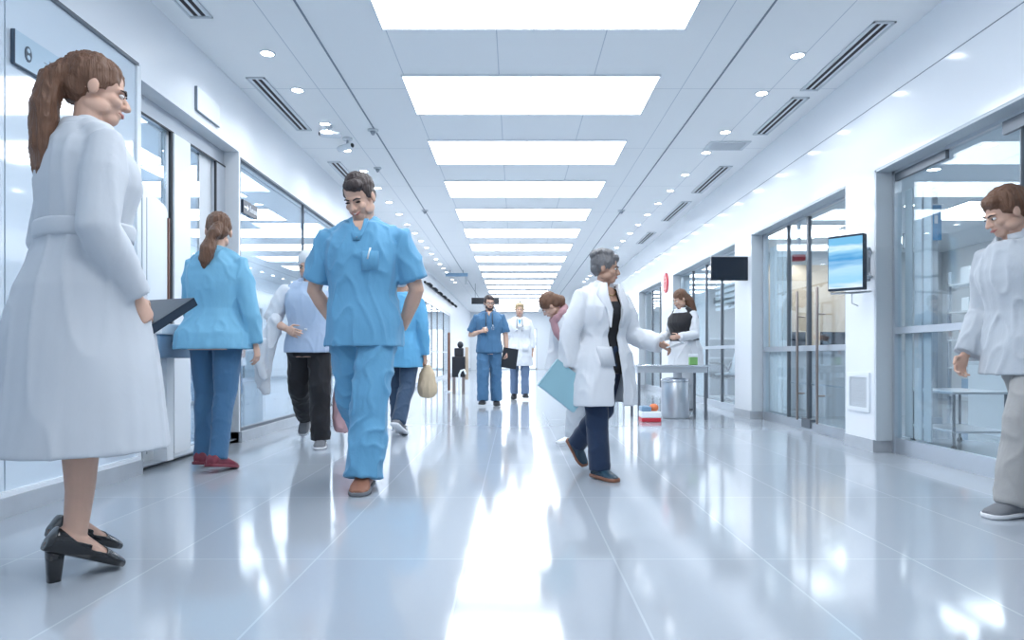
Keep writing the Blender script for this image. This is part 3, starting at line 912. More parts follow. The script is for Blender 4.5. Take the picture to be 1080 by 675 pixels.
# ================================================================ people
def skin(name, c):
    m = mat(name, c, 0.5, ior=1.4, vary=0.06, vscale=30)
    m.node_tree.nodes['Principled BSDF'].inputs['Subsurface Weight'].default_value = 0.08
    m.node_tree.nodes['Principled BSDF'].inputs['Subsurface Radius'].default_value = (0.02, 0.008, 0.004)
    return m


def cloth(name, c, rough=0.8, b=0.35, sc=9.0, stretch=(1, 1, 0.55)):
    return mat(name, c, rough, bump=(sc, b, stretch), vary=0.05, vscale=5, sheen=0.15)


def hairmat(name, c):
    return mat(name, c, 0.5, bump=(30, 0.5, (3, 3, 0.25)), vary=0.35, vscale=25)


M['skin'] = skin('skin_light', (0.62, 0.40, 0.31))
M['skin_tan'] = skin('skin_tan', (0.50, 0.31, 0.23))
M['eye'] = mat('eye_dark', (0.03, 0.022, 0.02), 0.2, vary=0.0)
M['eye_white'] = mat('eye_white', (0.75, 0.75, 0.76), 0.25, vary=0.0)
M['lip'] = mat('lip', (0.45, 0.17, 0.15), 0.4, vary=0.03)
M['brow'] = hairmat('brow_hair', (0.06, 0.04, 0.035))
M['hair_brown'] = hairmat('hair_brown', (0.15, 0.075, 0.045))
M['hair_dark'] = hairmat('hair_dark', (0.045, 0.032, 0.032))
M['hair_grey'] = hairmat('hair_grey', (0.16, 0.16, 0.17))
M['hair_blond'] = hairmat('hair_blond', (0.46, 0.35, 0.21))
M['cloth_white'] = cloth('white_coat_cloth', (0.70, 0.73, 0.78))
M['cloth_white2'] = cloth('long_coat_cloth', (0.54, 0.58, 0.635), b=0.2, sc=5)
M['cloth_palegrey'] = cloth('pale_grey_cloth', (0.46, 0.50, 0.55))
M['scrub_blue'] = cloth('scrub_blue', (0.12, 0.34, 0.55), b=0.45)
M['scrub_navy'] = cloth('scrub_navy', (0.055, 0.15, 0.28))
M['sky_cardigan'] = cloth('sky_blue_jacket', (0.19, 0.46, 0.66))
M['pale_blue'] = cloth('pale_blue_tunic', (0.40, 0.50, 0.66))
M['jacket_blue'] = cloth('blue_jacket', (0.11, 0.36, 0.60))
M['denim'] = cloth('denim', (0.055, 0.15, 0.28), sc=20, b=0.3)
M['denim_dark'] = cloth('dark_denim', (0.035, 0.07, 0.13), sc=20, b=0.3)
M['navy_cloth'] = cloth('navy_cloth', (0.012, 0.03, 0.075))
M['slate_cloth'] = cloth('slate_cloth', (0.14, 0.21, 0.34))
M['black_cloth'] = cloth('black_cloth', (0.012, 0.012, 0.016))
M['grey_cloth'] = cloth('grey_trouser_cloth', (0.34, 0.34, 0.34))
M['pink_cloth'] = cloth('pink_cloth', (0.42, 0.24, 0.27))
M['patent'] = mat('black_patent', (0.010, 0.011, 0.014), 0.12, coat=0.5, vary=0.05)
M['shoe_black'] = mat('shoe_black', (0.015, 0.016, 0.02), 0.4, vary=0.1)
M['shoe_red'] = mat('shoe_dark_red', (0.19, 0.03, 0.05), 0.4, vary=0.08)
M['shoe_brown'] = mat('shoe_brown', (0.27, 0.12, 0.075), 0.45, vary=0.1)
M['shoe_grey'] = mat('shoe_grey', (0.17, 0.18, 0.20), 0.6, vary=0.1)
M['shoe_white'] = mat('shoe_white', (0.75, 0.77, 0.80), 0.5, vary=0.04)
M['boot_blue'] = mat('boot_navy', (0.02, 0.055, 0.09), 0.35, vary=0.1)
M['cap_cloth'] = cloth('cap_cloth', (0.62, 0.66, 0.70))
M['teal_card'] = mat('teal_folder_card', (0.27, 0.48, 0.57), 0.45, vary=0.03)
M['paper'] = mat('paper', (0.80, 0.82, 0.84), 0.6, vary=0.02)
M['kraft'] = mat('kraft_bag', (0.58, 0.47, 0.33), 0.7, bump=(8, 0.5, (1, 1, 0.6)), vary=0.08)
M['pink_bag'] = mat('pink_bag', (0.62, 0.38, 0.40), 0.5, bump=(6, 0.3, (1, 1, 0.4)), vary=0.08)
M['gold'] = mat('gold', (0.75, 0.55, 0.28), 0.25, metal=1.0, vary=0.0)

# height fraction, half width, half depth, back offset
PROF_M = [(0.455, 0.085, 0.070, 0.004), (0.48, 0.098, 0.080, 0.006), (0.52, 0.103, 0.080, 0.006), (0.57, 0.094, 0.070, 0.0), (0.62, 0.088, 0.064, -0.002), (0.68, 0.096, 0.068, -0.002), (0.74, 0.105, 0.071, 0.0), (0.78, 0.104, 0.063, 0.003), (0.80, 0.088, 0.054, 0.005), (0.818, 0.064, 0.047, 0.006), (0.84, 0.043, 0.040, 0.004)]
PROF_F = [(0.455, 0.088, 0.070, 0.004), (0.48, 0.103, 0.083, 0.006), (0.52, 0.106, 0.082, 0.006), (0.57, 0.090, 0.066, 0.0), (0.62, 0.075, 0.057, 0.0), (0.68, 0.083, 0.064, -0.002), (0.73, 0.091, 0.074, -0.008), (0.775, 0.091, 0.060, 0.0), (0.797, 0.076, 0.050, 0.003), (0.816, 0.055, 0.042, 0.004), (0.838, 0.037, 0.035, 0.003)]


def lerp(a, b, t):
    return a + (b - a) * t


class Fig:
    """a posed figure. Local frame: faces -y, x to its own left, z up, origin on the floor"""

    def __init__(s, H, female=False, lean=0, side=0, twist=0, legs=None, arms=None, head=(0, 0, 0), heel=0.0, bulk=1.0, shw=None, hs=1.02):
        s.H, s.f, s.lean, s.side, s.twist = H, female, math.radians(lean), math.radians(side), math.radians(twist)
        s.prof = PROF_F if female else PROF_M
        s.bulk = bulk
        s.heel = heel
        s.legs_p, s.arms_p = legs, arms
        s.head_r = [math.radians(a) for a in head]
        s.hipz = 0.52 * H
        s.sh = (shw or (0.098 if female else 0.112))
        th, shn = 0.24 * H, 0.235 * H
        s.leg = {}
        low = 1e9
        for k, sd in (('L', 1), ('R', -1)):
            fx, ab, kn, fp, yaw = legs[k]
            fx, ab, kn, fp, yaw = [math.radians(a) for a in (fx, ab, kn, fp, yaw)]
            hip = V((sd * 0.052 * H, 0, 0))
            d1 = V((sd * math.sin(ab), -math.sin(fx) * math.cos(ab), -math.cos(fx) * math.cos(ab)))
            d2 = V((sd * math.sin(ab) * 0.5, -math.sin(fx - kn), -math.cos(fx - kn))).normalized()
            knee = hip + d1 * th
            ank = knee + d2 * shn
            fd = V((math.sin(yaw) * sd * math.cos(fp), -math.cos(yaw) * math.cos(fp), -math.sin(fp)))
            up = V((0, 0, 1)) - fd * fd.z
            up.normalize()
            sole_h = ank - up * (0.040 * H)
            toe = sole_h + fd * (0.105 * H)
            heelp = sole_h - fd * (0.04 * H)
            s.leg[k] = [hip, knee, ank, fd, up]
            low = min(low, toe.z, heelp.z)
        dz = -low + 0.006
        s.pz = dz
        s.dz = dz - s.hipz
        for k in s.leg:
            for i in range(3):
                s.leg[k][i] = s.leg[k][i] + V((0, 0, dz))
        s.arm = {}
        for k, sd in (('L', 1), ('R', -1)):
            u, f_, thumb, curl = arms[k]
            u = V((u[0] * sd, u[1], u[2])).normalized()
            f_ = V((f_[0] * sd, f_[1], f_[2])).normalized()
            S0_ = s.T(sd * s.sh * H, 0.004 * H, 0.792 * H)
            E = S0_ + u * (0.172 * H)
            W = E + f_ * (0.150 * H)
            thumb = V((thumb[0] * sd, thumb[1], thumb[2]))
            thumb = (thumb - f_ * thumb.dot(f_)).normalized()
            n = f_.cross(thumb) * sd
            s.arm[k] = (S0_, E, W, f_, thumb, n, curl)
        k = hs * H / 1.75
        s.hk = k
        piv = s.T(0, -0.006 * H, 0.893 * H)
        R = s.rot(1.0).to_4x4()
        p_, y_, r_ = s.head_r
        s.HM = Matrix.Translation(piv) @ R @ Matrix.Rotation(y_, 4, 'Z') @ Matrix.Rotation(-p_ if False else p_, 4, 'X') @ Matrix.Rotation(r_, 4, 'Y') @ Matrix.Scale(k, 4)

    def rot(s, t):
        return Matrix.Rotation(s.side * t, 3, 'Y') @ Matrix.Rotation(s.lean * t, 3, 'X') @ Matrix.Rotation(s.twist * t, 3, 'Z')

    def T(s, x, y, z):
        """upright torso coordinates -> posed"""
        base = V((0, 0, s.pz))
        q = z - s.hipz
        if q <= 0:
            return base + V((x, y, q))
        L = 0.20 * s.H
        n = 10
        c = V((0, 0, 0))
        step = q / n
        for i in range(n):
            t = min(1.0, (i + 0.5) * step / L)
            c = c + s.rot(t) @ V((0, 0, step))
        R = s.rot(min(1.0, q / L))
        return base + c + R @ V((x, y, 0))

    def prf(s, zf):
        p = s.prof
        if zf <= p[0][0]:
            return p[0][1:]
        for a, b in zip(p, p[1:]):
            if zf <= b[0]:
                t = (zf - a[0]) / (b[0] - a[0])
                return tuple(lerp(a[i], b[i], t) for i in (1, 2, 3))
        return p[-1][1:]

    def tring(s, zf, ex, n=28, fl=0.0, yo=0.0):
        a, b, o = s.prf(max(zf, 0.50) if zf < 0.50 and fl is not None and ex > 0.011 else zf)
        H = s.H
        a, b = a * H * s.bulk + ex + (fl or 0), b * H * s.bulk + ex + (fl or 0) * 0.9
        out = []
        for i in range(n):
            t = 2 * PI * i / n
            c, si = math.cos(t), math.sin(t)
            e = 2 / 2.5
            out.append(s.T(a * math.copysign(abs(c) ** e, c), b * math.copysign(abs(si) ** e, si) + o * H + yo, zf * H))
        return out

    def surf(s, x, zf, off, front=True, ex=0.0, fl=0.0):
        a, b, o = s.prf(max(zf, 0.50))
        H = s.H
        a, b = a * H * s.bulk + ex + fl, b * H * s.bulk + ex + fl * 0.9
        q = min(0.98, abs(x) / a)
        y = (b * (1 - q ** 2.5) ** (1 / 2.5) + off) * (-1 if front else 1) + o * H
        return s.T(x, y, zf * H)

    def torso(s, bm, ex, z0, z1=0.838, flare=0.0, n=12):
        rings = []
        for i in range(n + 1):
            zf = lerp(z0, z1, i / n)
            fl = flare * max(0, (0.60 - zf)) / 0.2
            rings.append(s.tring(zf, ex, fl=fl))
        loft(bm, rings)
        if z1 > 0.81:
            H = s.H
            for k, sd in (('L', 1), ('R', -1)):
                S_ = s.arm[k][0]
                tube(bm, [s.T(sd * 0.012 * H, 0.010 * H, 0.835 * H), s.T(sd * 0.040 * H, 0.008 * H, 0.824 * H), s.T(sd * s.sh * 0.78 * H, 0.005 * H, 0.802 * H)], [0.026 * H + ex * 0.4, 0.024 * H + ex * 0.45, 0.023 * H + ex * 0.45], n=12)

    def armtube(s, bm, k, ex, upto, cuff=0.0):
        S_, E, W, f_, th, n_, cu = s.arm[k]
        H = s.H
        q = 0.90 if s.f else 1.0
        inn = s.T((1 if k == 'L' else -1) * s.sh * H * 0.62, 0.004 * H, 0.782 * H)
        u = (E - S_)
        full = [(inn, 0.030), (S_, 0.0315), (S_ + u * 0.35, 0.0305), (S_ + u * 0.75, 0.026), (E, 0.0245), (E + (W - E) * 0.3, 0.025), (E + (W - E) * 0.7, 0.0195), (W, 0.0155)]
        cut = {'short': 4, 'elbow': 5, 'mid': 7, 'long': 8}[upto]
        pts, rad = [], []
        for i, (p, r) in enumerate(full[:cut]):
            pts.append(p)
            rad.append(r * q * H + ex * (0.45, 0.5, 0.9, 1, 1, 1, 1, 1)[i] + (cuff * i / cut))
        if upto == 'short':
            d = u.normalized()
            pts[-1] = S_ + u * 0.82
            rad[-1] += 0.012
        if upto == 'long':
            pts[-1] = W - f_ * 0.005
        tube(bm, pts, rad, n=14, round_ends=(upto is None))

    def legtube(s, bm, k, ex, upto=1.0, hem=None):
        hip, knee, ank, fd, up = s.leg[k]
        H = s.H
        th, sh_ = knee - hip, ank - knee
        calf_back = V((0, 0.008 * H, 0))
        pts = [hip + V((0, 0.004 * H, 0.01 * H)), hip + th * 0.3, hip + th * 0.7, knee, knee + sh_ * 0.3 + calf_back, knee + sh_ * 0.65, ank]
        rad = [0.054, 0.050, 0.040, 0.032, 0.033, 0.025, 0.0205]
        if hem is None:
            R = [r * H + ex for r in rad]
        else:
            R = [max(r * H + ex, lerp(0.06 * H, hem, min(1, i / 4))) for i, r in enumerate(rad)]
        n = len(pts)
        if upto < 1:
            pts[-1] = knee + sh_ * upto
        if hem is not None and upto >= 1:
            pts[-1] = ank - V((0, 0, 0)) + sh_.normalized() * (0.012 * H)
            R[-1] = max(R[-1], hem)
        tube(bm, pts, R, n=16, round_ends=False)

    def foot(s, bm, k, ex=0.0, heel=False):
        hip, knee, ank, fd, up = s.leg[k]
        H = s.H
        w = fd.cross(up)
        base = ank - up * (0.040 * H)
        st = [(-0.042, 0.012, 0.022), (-0.034, 0.022, 0.044), (0.0, 0.024, 0.052), (0.035, 0.024, 0.038), (0.065, 0.028, 0.026), (0.09, 0.025, 0.018), (0.105, 0.015, 0.012)]
        rings = []
        for l, hw, ht in st:
            c = base + fd * (l * H)
            a, h = hw * H + ex, ht * H + ex * 1.2
            rr = []
            for i in range(16):
                t = 2 * PI * i / 16
                cx, sz = math.cos(t), math.sin(t)
                zz = h * (0.5 + 0.5 * sz) if sz > -0.5 else h * 0.25 * (1 + sz) * 1.0
                rr.append(c + w * (a * math.copysign(abs(cx) ** 0.8, cx)) + up * (zz - ex * 0.3))
            rings.append(rr)
        loft(bm, rings)

    def hand(s, bm, k):
        S_, E, W, d, t, n, curl = s.arm[k]
        q = s.H / 1.75 * (0.93 if s.f else 1.0)
        p0, p1 = W, W + d * 0.088 * q
        tube(bm, [W - d * 0.03, W + d * 0.01, W + d * 0.05 * q, p1], [(0.026 * q, 0.018 * q), (0.029 * q, 0.017 * q), (0.040 * q, 0.015 * q), (0.040 * q, 0.012 * q)], n=12, hint=t)
        for i, (o, ln, dy) in enumerate(((0.031, 0.074, 0.0), (0.0105, 0.084, 0.004), (-0.0105, 0.077, 0.001), (-0.031, 0.060, -0.008))):
            a = 0
            p = p1 + t * (o * q) + d * (dy * q - 0.012)
            fan = t * (o * 2.2)
            pts = [p]
            for j, fr in enumerate((0.42, 0.32, 0.26)):
                a += math.radians(curl) * (0.8, 1.0, 0.7)[j]
                dd = (d * math.cos(a) + n * math.sin(a) + fan * math.cos(a)).normalized()
                p = p + dd * (ln * q * fr + (0.012 if j == 0 else 0))
                pts.append(p)
            tube(bm, pts, [0.0088 * q, 0.0085 * q, 0.0078 * q, 0.0068 * q], n=8)
        b = W + d * 0.022 * q + t * 0.026 * q
        c_ = math.radians(curl)
        d1 = (d * 0.62 + t * 0.72 + n * 0.30).normalized()
        d2 = (d * 0.85 + t * 0.30 * math.cos(c_) + n * (0.2 + 0.5 * math.sin(c_))).normalized()
        tube(bm, [b - t * 0.012 * q, b + d1 * 0.040 * q, b + d1 * 0.040 * q + d2 * 0.034 * q, b + d1 * 0.04 * q + d2 * 0.056 * q], [0.0135 * q, 0.011 * q, 0.0095 * q, 0.0075 * q], n=8)

    def headvol(s, bm):
        Mx = s.HM
        j = 0.92 if s.f else 1.0
        for c, r in [((0, 0.012, 0.085), (0.074, 0.094, 0.086)), ((0, -0.028, 0.022), (0.058 * j, 0.060, 0.076)), ((0, -0.05, -0.036), (0.036 * j, 0.034, 0.027)), ((0, -0.072, 0.064), (0.048, 0.018, 0.013)), ((0.034, -0.060, 0.020), (0.024, 0.024, 0.022)), ((-0.034, -0.060, 0.020), (0.024, 0.024, 0.022)), ((0, -0.080, -0.014), (0.024, 0.012, 0.014)), ((0.05 * j, -0.01, -0.012), (0.018, 0.045, 0.028)), ((-0.05 * j, -0.01, -0.012), (0.018, 0.045, 0.028)), ((0.077, 0.008, 0.043), (0.010, 0.019, 0.031)), ((-0.077, 0.008, 0.043), (0.010, 0.019, 0.031)), ((0.011, -0.098, 0.014), (0.010, 0.011, 0.009)), ((-0.011, -0.098, 0.014), (0.010, 0.011, 0.009))]:
            ellipsoid(bm, c, r, Mx)
        q = s.hk
        tube(bm, [Mx @ V((0, -0.080, 0.055)), Mx @ V((0, -0.098, 0.030)), Mx @ V((0, -0.104, 0.016))], [0.008 * q, 0.011 * q, 0.0125 * q], n=10)
        nk = 0.028 if s.f else 0.034
        H = s.H
        tube(bm, [s.T(0, 0.004 * H, 0.80 * H), s.T(0, 0.003 * H, 0.85 * H), Mx @ V((0, 0.012, -0.01)), Mx @ V((0, 0.014, 0.04))], [nk * 1.35 * H, nk * 1.0 * H, nk * H * 0.98, nk * H], n=14)


def rnoise(p, f, st=(1, 1, 1), seed=0.0):
    return noise.noise(V((p.x * f * st[0] + seed, p.y * f * st[1] + seed * 1.7, p.z * f * st[2] - seed)))


def finish(bm, name, m, parent, voxel, smooth=3, fold=0.0, ff=11.0, st=(1, 1, 0.45), seed=0.0, cut=None, solid=0.0, post=None):
    """fuse the overlapping volumes into one continuous surface, then add folds and openings"""
    bmesh.ops.recalc_face_normals(bm, faces=bm.faces[:])
    me = bpy.data.meshes.new('volume')
    bm.to_mesh(me)
    bm.free()
    tmp = bpy.data.objects.new('volume', me)
    COL.objects.link(tmp)
    r = tmp.modifiers.new('r', 'REMESH')
    r.mode = 'VOXEL'
    r.voxel_size = voxel
    r.use_smooth_shade = True
    if smooth:
        sm = tmp.modifiers.new('s', 'SMOOTH')
        sm.factor = 0.5
        sm.iterations = smooth
    dg = bpy.context.evaluated_depsgraph_get()
    out = bpy.data.meshes.new_from_object(tmp.evaluated_get(dg))
    bpy.data.objects.remove(tmp)
    bpy.data.meshes.remove(me)
    b2 = bmesh.new()
    b2.from_mesh(out)
    bpy.data.meshes.remove(out)
    if cut:
        b2.normal_update()
        bmesh.ops.delete(b2, geom=[f for f in b2.faces if cut(f.calc_center_median(), f.normal)], context='FACES')
        for _ in range(6):
            new = {}
            for v in b2.verts:
                if v.is_boundary:
                    nb = [e.other_vert(v).co for e in v.link_edges if e.is_boundary]
                    if len(nb) == 2:
                        new[v] = v.co * 0.5 + (nb[0] + nb[1]) * 0.25
            for v, c in new.items():
                v.co = c
    if fold:
        b2.normal_update()
        for v in b2.verts:
            p = v.co
            n1 = 1 - 2 * abs(rnoise(p, ff, st, seed))
            n2 = rnoise(p, ff * 0.5, (1, 1, 1), seed + 9)
            v.co = p + v.normal * (fold * (0.75 * n1 * n1 * n1 + 0.5 * n2 - 0.1))
    if post:
        post(b2)
    me = bpy.data.meshes.new(name)
    b2.to_mesh(me)
    b2.free()
    for p in me.polygons:
        p.use_smooth = True
    me.materials.append(m)
    o = bpy.data.objects.new(name, me)
    COL.objects.link(o)
    o.parent = parent
    if solid:
        so = o.modifiers.new('thickness', 'SOLIDIFY')
        so.thickness = solid
        so.offset = -1
    return o


def body(f, root, m, vox=0.006, face=True, brow='brow', lips=True, eyes_down=False, smile=False):
    bm = bmesh.new()
    f.torso(bm, 0.0, 0.455)
    for k in 'LR':
        f.armtube(bm, k, 0.0, 'long')
        f.legtube(bm, k, 0.0)
        f.foot(bm, k)
        f.hand(bm, k)
    f.headvol(bm)
    b = finish(bm, 'body', M[m], root, vox, smooth=2)
    if face:
        Mx, q = f.HM, f.hk
        for sx in (-1, 1):
            bm = bmesh.new()
            ellipsoid(bm, (sx * 0.031, -0.0785, 0.047), (0.0150, 0.0095, 0.0048 if eyes_down else 0.0075), Mx)
            e = obj('eye', bm, M['eye' if eyes_down else 'eye_white'], b, True)
            if not eyes_down:
                bm = bmesh.new()
                ellipsoid(bm, (sx * 0.031, -0.0855, 0.047), (0.0062, 0.004, 0.0066), Mx)
                obj('iris', bm, M['eye'], b, True)
            bm = bmesh.new()
            tube(bm, [Mx @ V((sx * 0.014, -0.0915, 0.062)), Mx @ V((sx * 0.032, -0.0885, 0.068)), Mx @ V((sx * 0.050, -0.0745, 0.063))], [0.0042 * q, 0.0046 * q, 0.002 * q], n=8)
            obj('eyebrow', bm, M[brow], b, True)
        bm = bmesh.new()
        u = 0.006 if smile else 0.001
        w = 0.027 if smile else 0.022
        tube(bm, [Mx @ V((-w, -0.080, -0.012 + u)), Mx @ V((-0.011, -0.0905, -0.015)), Mx @ V((0.011, -0.0905, -0.015)), Mx @ V((w, -0.080, -0.012 + u))], [0.002 * q, 0.0062 * q, 0.0062 * q, 0.002 * q], n=8)
        obj('lips', bm, M['lip'], b, True)
        if smile:
            bm = bmesh.new()
            tube(bm, [Mx @ V((-0.018, -0.0885, -0.0105)), Mx @ V((0, -0.0955, -0.0125)), Mx @ V((0.018, -0.0885, -0.0105))], [0.0015 * q, 0.0034 * q, 0.0015 * q], n=8)
            obj('teeth', bm, M['eye_white'], b, True)
    return b


def hair(f, root, m, extra=(), grow=1.0, nape=True, fringe=False, seed=1.0, vox=0.006, fold=0.007):
    bm = bmesh.new()
    Mx = f.HM
    ellipsoid(bm, (0, 0.022, 0.098), (0.080 * grow, 0.096 * grow, 0.084 * grow), Mx)
    if nape:
        ellipsoid(bm, (0, 0.058, 0.045), (0.064 * grow, 0.054, 0.066), Mx)
    for sx in (-1, 1):
        ellipsoid(bm, (sx * 0.066, 0.004, 0.078), (0.016, 0.040, 0.040), Mx)
    if fringe:
        ellipsoid(bm, (0.012, -0.052, 0.128), (0.060, 0.036, 0.032), Mx)
    for e in extra:
        pts, rad = e
        tube(bm, [Mx @ V(p) for p in pts], rad, n=12, hint=(1, 0, 0))
    return finish(bm, 'hair', M[m], root, vox, smooth=2, fold=fold, ff=38, st=(1, 1, 0.25), seed=seed)


def trousers(f, root, m, hem=0.055, ex=0.012, vox=0.010, fold=0.010, upto=1.0, seed=2.0, name='trousers'):
    bm = bmesh.new()
    rings = [f.tring(z, ex * 0.8, fl=None) for z in (0.46, 0.49, 0.53, 0.57, 0.60)]
    loft(bm, rings)
    for k in 'LR':
        f.legtube(bm, k, ex, upto=upto, hem=hem * f.H)
    return finish(bm, name, M[m], root, vox, smooth=3, fold=fold, ff=9, st=(1, 1, 0.9), seed=seed)


def top(f, root, m, name='top', hem=0.47, ex=0.016, sleeve='long', flare=0.0, fold=0.009, cuff=0.0, vox=0.010, seed=3.0, z1=0.838, open_w=None, open_c=0.0, neck_cut=False, sleeve_ex=0.010, skirt=None, arms='LR', ff=11.0, st=(1, 1, 0.45)):
    bm = bmesh.new()
    H = f.H
    if skirt:
        # long coat: rings given as (z fraction, half width, half depth, shift x, shift y)
        f.torso(bm, ex, 0.56, z1, 0)
        rings = []
        for zf, a, b, sx, sy in skirt:
            rings.append([V((a * math.copysign(abs(math.cos(t)) ** 0.85, math.cos(t)) + sx, b * math.copysign(abs(math.sin(t)) ** 0.85, math.sin(t)) + sy, zf * H + f.dz)) for t in [2 * PI * i / 32 for i in range(32)]])
        loft(bm, rings)
    else:
        f.torso(bm, ex, hem, z1, flare)
    if sleeve:
        for k in arms:
            f.armtube(bm, k, sleeve_ex, sleeve, cuff)
    zc = (skirt[0][0] if skirt else hem) * H + f.dz
    R = f.rot(1.0)
    a0 = f.T(0, 0, 0.62 * H)

    def cut(c, n):
        if c.z < zc + 0.02 and n.z < -0.6 and abs(c.x) < 0.5 * H:
            return True
        if open_w:
            q = R.inverted() @ (c - a0)
            zf = 0.62 + q.z / H
            if R.inverted()[1].dot(n) < 0.25 and q.y < 0.0 and abs(q.x - open_c) < open_w(zf) and zf < 0.84:
                return True
        return False
    return finish(bm, name, M[m], root, vox, smooth=3, fold=fold, ff=ff, st=st, seed=seed, cut=cut, solid=0.005)


def patch(f, root, name, m, rows, ex, fl=0.0, thick=0.004, off=0.012, front=True):
    """a strip lying on the front of the torso: rows of (z fraction, x0, x1)"""
    bm = bmesh.new()
    n = 6
    R1, R0 = [], []
    for zf, x0, x1 in rows:
        g = fl * max(0, 0.60 - zf) / 0.2
        R1.append([bm.verts.new(f.surf(lerp(x0, x1, i / n), zf, off + thick, front, ex, g)) for i in range(n + 1)])
        R0.append([bm.verts.new(f.surf(lerp(x0, x1, i / n), zf, off - 0.012, front, ex, g)) for i in range(n + 1)])
    for R, fl_ in ((R1, 0), (R0, 1)):
        for a, b in zip(R, R[1:]):
            for i in range(n):
                q = (a[i], a[i + 1], b[i + 1], b[i])
                bm.faces.new(q if not fl_ else q[::-1])
    for a, b in ((R1[0], R0[0]), (R1[-1], R0[-1])):
        for i in range(n):
            bm.faces.new((a[i], a[i + 1], b[i + 1], b[i]))
    for j in (0, n):
        for i in range(len(rows) - 1):
            bm.faces.new((R1[i][j], R1[i + 1][j], R0[i + 1][j], R0[i][j]))
    return obj(name, bm, M[m], root, True)


def collar_ring(f, root, m, z=0.835, rise=0.03, ex=0.018, open_front=0.35, name='collar', thick=0.006):
    """a stand/fold collar around the neck, open at the front"""
    H = f.H
    bm = bmesh.new()
    n = 22
    A = []
    for zz, g in ((z - 0.012, ex + 0.012), (z + rise, ex - 0.002), (z + rise + 0.002, ex + 0.006), (z - 0.008, ex + 0.022)):
        row = []
        for i in range(n + 1):
            t = -PI / 2 + open_front + (2 * PI - 2 * open_front) * i / n
            a = 0.042 * H * 0.9 + g
            b = 0.036 * H * 0.9 + g
            row.append(bm.verts.new(f.T(a * math.cos(t), b * math.sin(t) + 0.004 * H, zz * H)))
        A.append(row)
    for k in range(4):
        a, b = A[k], A[(k + 1) % 4]
        for i in range(n):
            bm.faces.new((a[i], a[i + 1], b[i + 1], b[i]))
    for i in (0, n):
        bm.faces.new([A[k][i] for k in range(4)])
    return obj(name, bm, M[m], root, True)


def shoe(f, root, k, m, sole=None, ex=0.006, name='shoe', vox=0.006):
    bm = bmesh.new()
    f.foot(bm, k, ex)
    o = finish(bm, name, M[m], root, vox, smooth=2)
    if sole:
        hip, knee, ank, fd, up = f.leg[k]
        H = f.H
        w = fd.cross(up)
        base = ank - up * (0.040 * H + 0.004)
        bm = bmesh.new()
        prof = [(-0.046, 0.014), (-0.036, 0.024), (0.0, 0.025), (0.04, 0.026), (0.07, 0.030), (0.095, 0.025), (0.111, 0.012)]
        rings = []
        for hh, g in ((0.0, 0.0), (0.006, 0.004), (0.020, 0.004), (0.022, 0.0)):
            rings.append([base + up * hh + fd * (l * H) + w * (a * H + g + ex * 0.6) for l, a in prof] + [base + up * hh + fd * (l * H) - w * (a * H + g + ex * 0.6) for l, a in prof[::-1]])
        loft(bm, rings)
        obj('sole', bm, M[sole], o, True)
    return o


def person(label, loc, rotz):
    return thing('person', label, 'person', loc, math.radians(rotz))


DOWN = (0.10, 0.04, -1)


def link_local(o, root):
    """a carried thing is its own top-level object: place it with its holder's transform"""
    o.matrix_world = Matrix.Translation(root.location) @ Matrix.Rotation(root.rotation_euler.z, 4, 'Z') @ o.matrix_world


def carried(name, label, cat, root, center, rot):
    """top-level empty at a local point of the holder; rot = euler in the holder's frame"""
    t = bpy.data.objects.new(name, None)
    COL.objects.link(t)
    t.empty_display_size = 0.1
    tag(t, label, cat)
    mw = Matrix.Translation(root.location) @ Matrix.Rotation(root.rotation_euler.z, 4, 'Z') @ Matrix.Translation(center)
    from mathutils import Euler
    mw = mw @ Euler([math.radians(a) for a in rot], 'XYZ').to_matrix().to_4x4()
    t.location = mw.to_translation()
    t.rotation_euler = mw.to_euler()
    return t


def stethoscope(f, root, label, ex, low=0.70, xo=0.05):
    H = f.H
    t = carried('stethoscope', label, 'stethoscope', root, V((0, 0, 0)), (0, 0, 0))
    bm = bmesh.new()
    pts = []
    for zf, x in ((low, -xo * 1.1), (0.76, -xo), (0.81, -xo * 0.95)):
        pts.append(f.surf(x * H / 1.75 * 1.0, zf, 0.022, True, ex))
    for a in (-40, 0, 40, 90, 140, 180, 220):
        t_ = math.radians(a)
        pts.append(f.T(-0.058 * H / 1.75 * 1.12 * math.cos(t_), 0.07 * math.sin(t_) + 0.004 * H, 0.857 * H))
    for zf, x in ((0.81, xo * 0.95), (0.76, xo), (low + 0.02, xo * 1.15)):
        pts.append(f.surf(x * H / 1.75, zf, 0.022, True, ex))
    tube(bm, pts, 0.0065, n=8)
    obj('tubing', bm, M['black'], t, True)
    c = f.surf(-xo * 1.1 * H / 1.75, low - 0.012, 0.026, True, ex)
    bm = bmesh.new()
    ellipsoid(bm, c, (0.022, 0.010, 0.022))
    obj('chest_piece', bm, M['chrome'], t, True)
    e = f.surf(xo * 1.15 * H / 1.75, low + 0.02, 0.024, True, ex)
    bm = bmesh.new()
    tube(bm, [e, e + V((0.018, -0.004, -0.05)), e + V((0.012, 0.0, -0.085))], 0.004, n=8)
    tube(bm, [e, e + V((-0.018, -0.004, -0.05)), e + V((-0.012, 0.0, -0.085))], 0.004, n=8)
    obj('ear_tubes', bm, M['chrome'], t, True)
    return t


def folder(t, w, h, th, m, paper=True):
    """a closed folder centred on the empty: w along x, h along z"""
    bxo('cover', M[m], [(-w / 2, w / 2, -th / 2, -th / 2 + 0.004, -h / 2, h / 2), (-w / 2, w / 2, th / 2 - 0.004, th / 2, -h / 2, h / 2), (-w / 2, -w / 2 + 0.004, -th / 2, th / 2, -h / 2, h / 2)], t)
    bxo('pages', M['paper'], (-w / 2 + 0.006, w / 2 - 0.006, -th / 2 + 0.005, th / 2 - 0.005, -h / 2 + 0.005, h / 2 - 0.004), t)

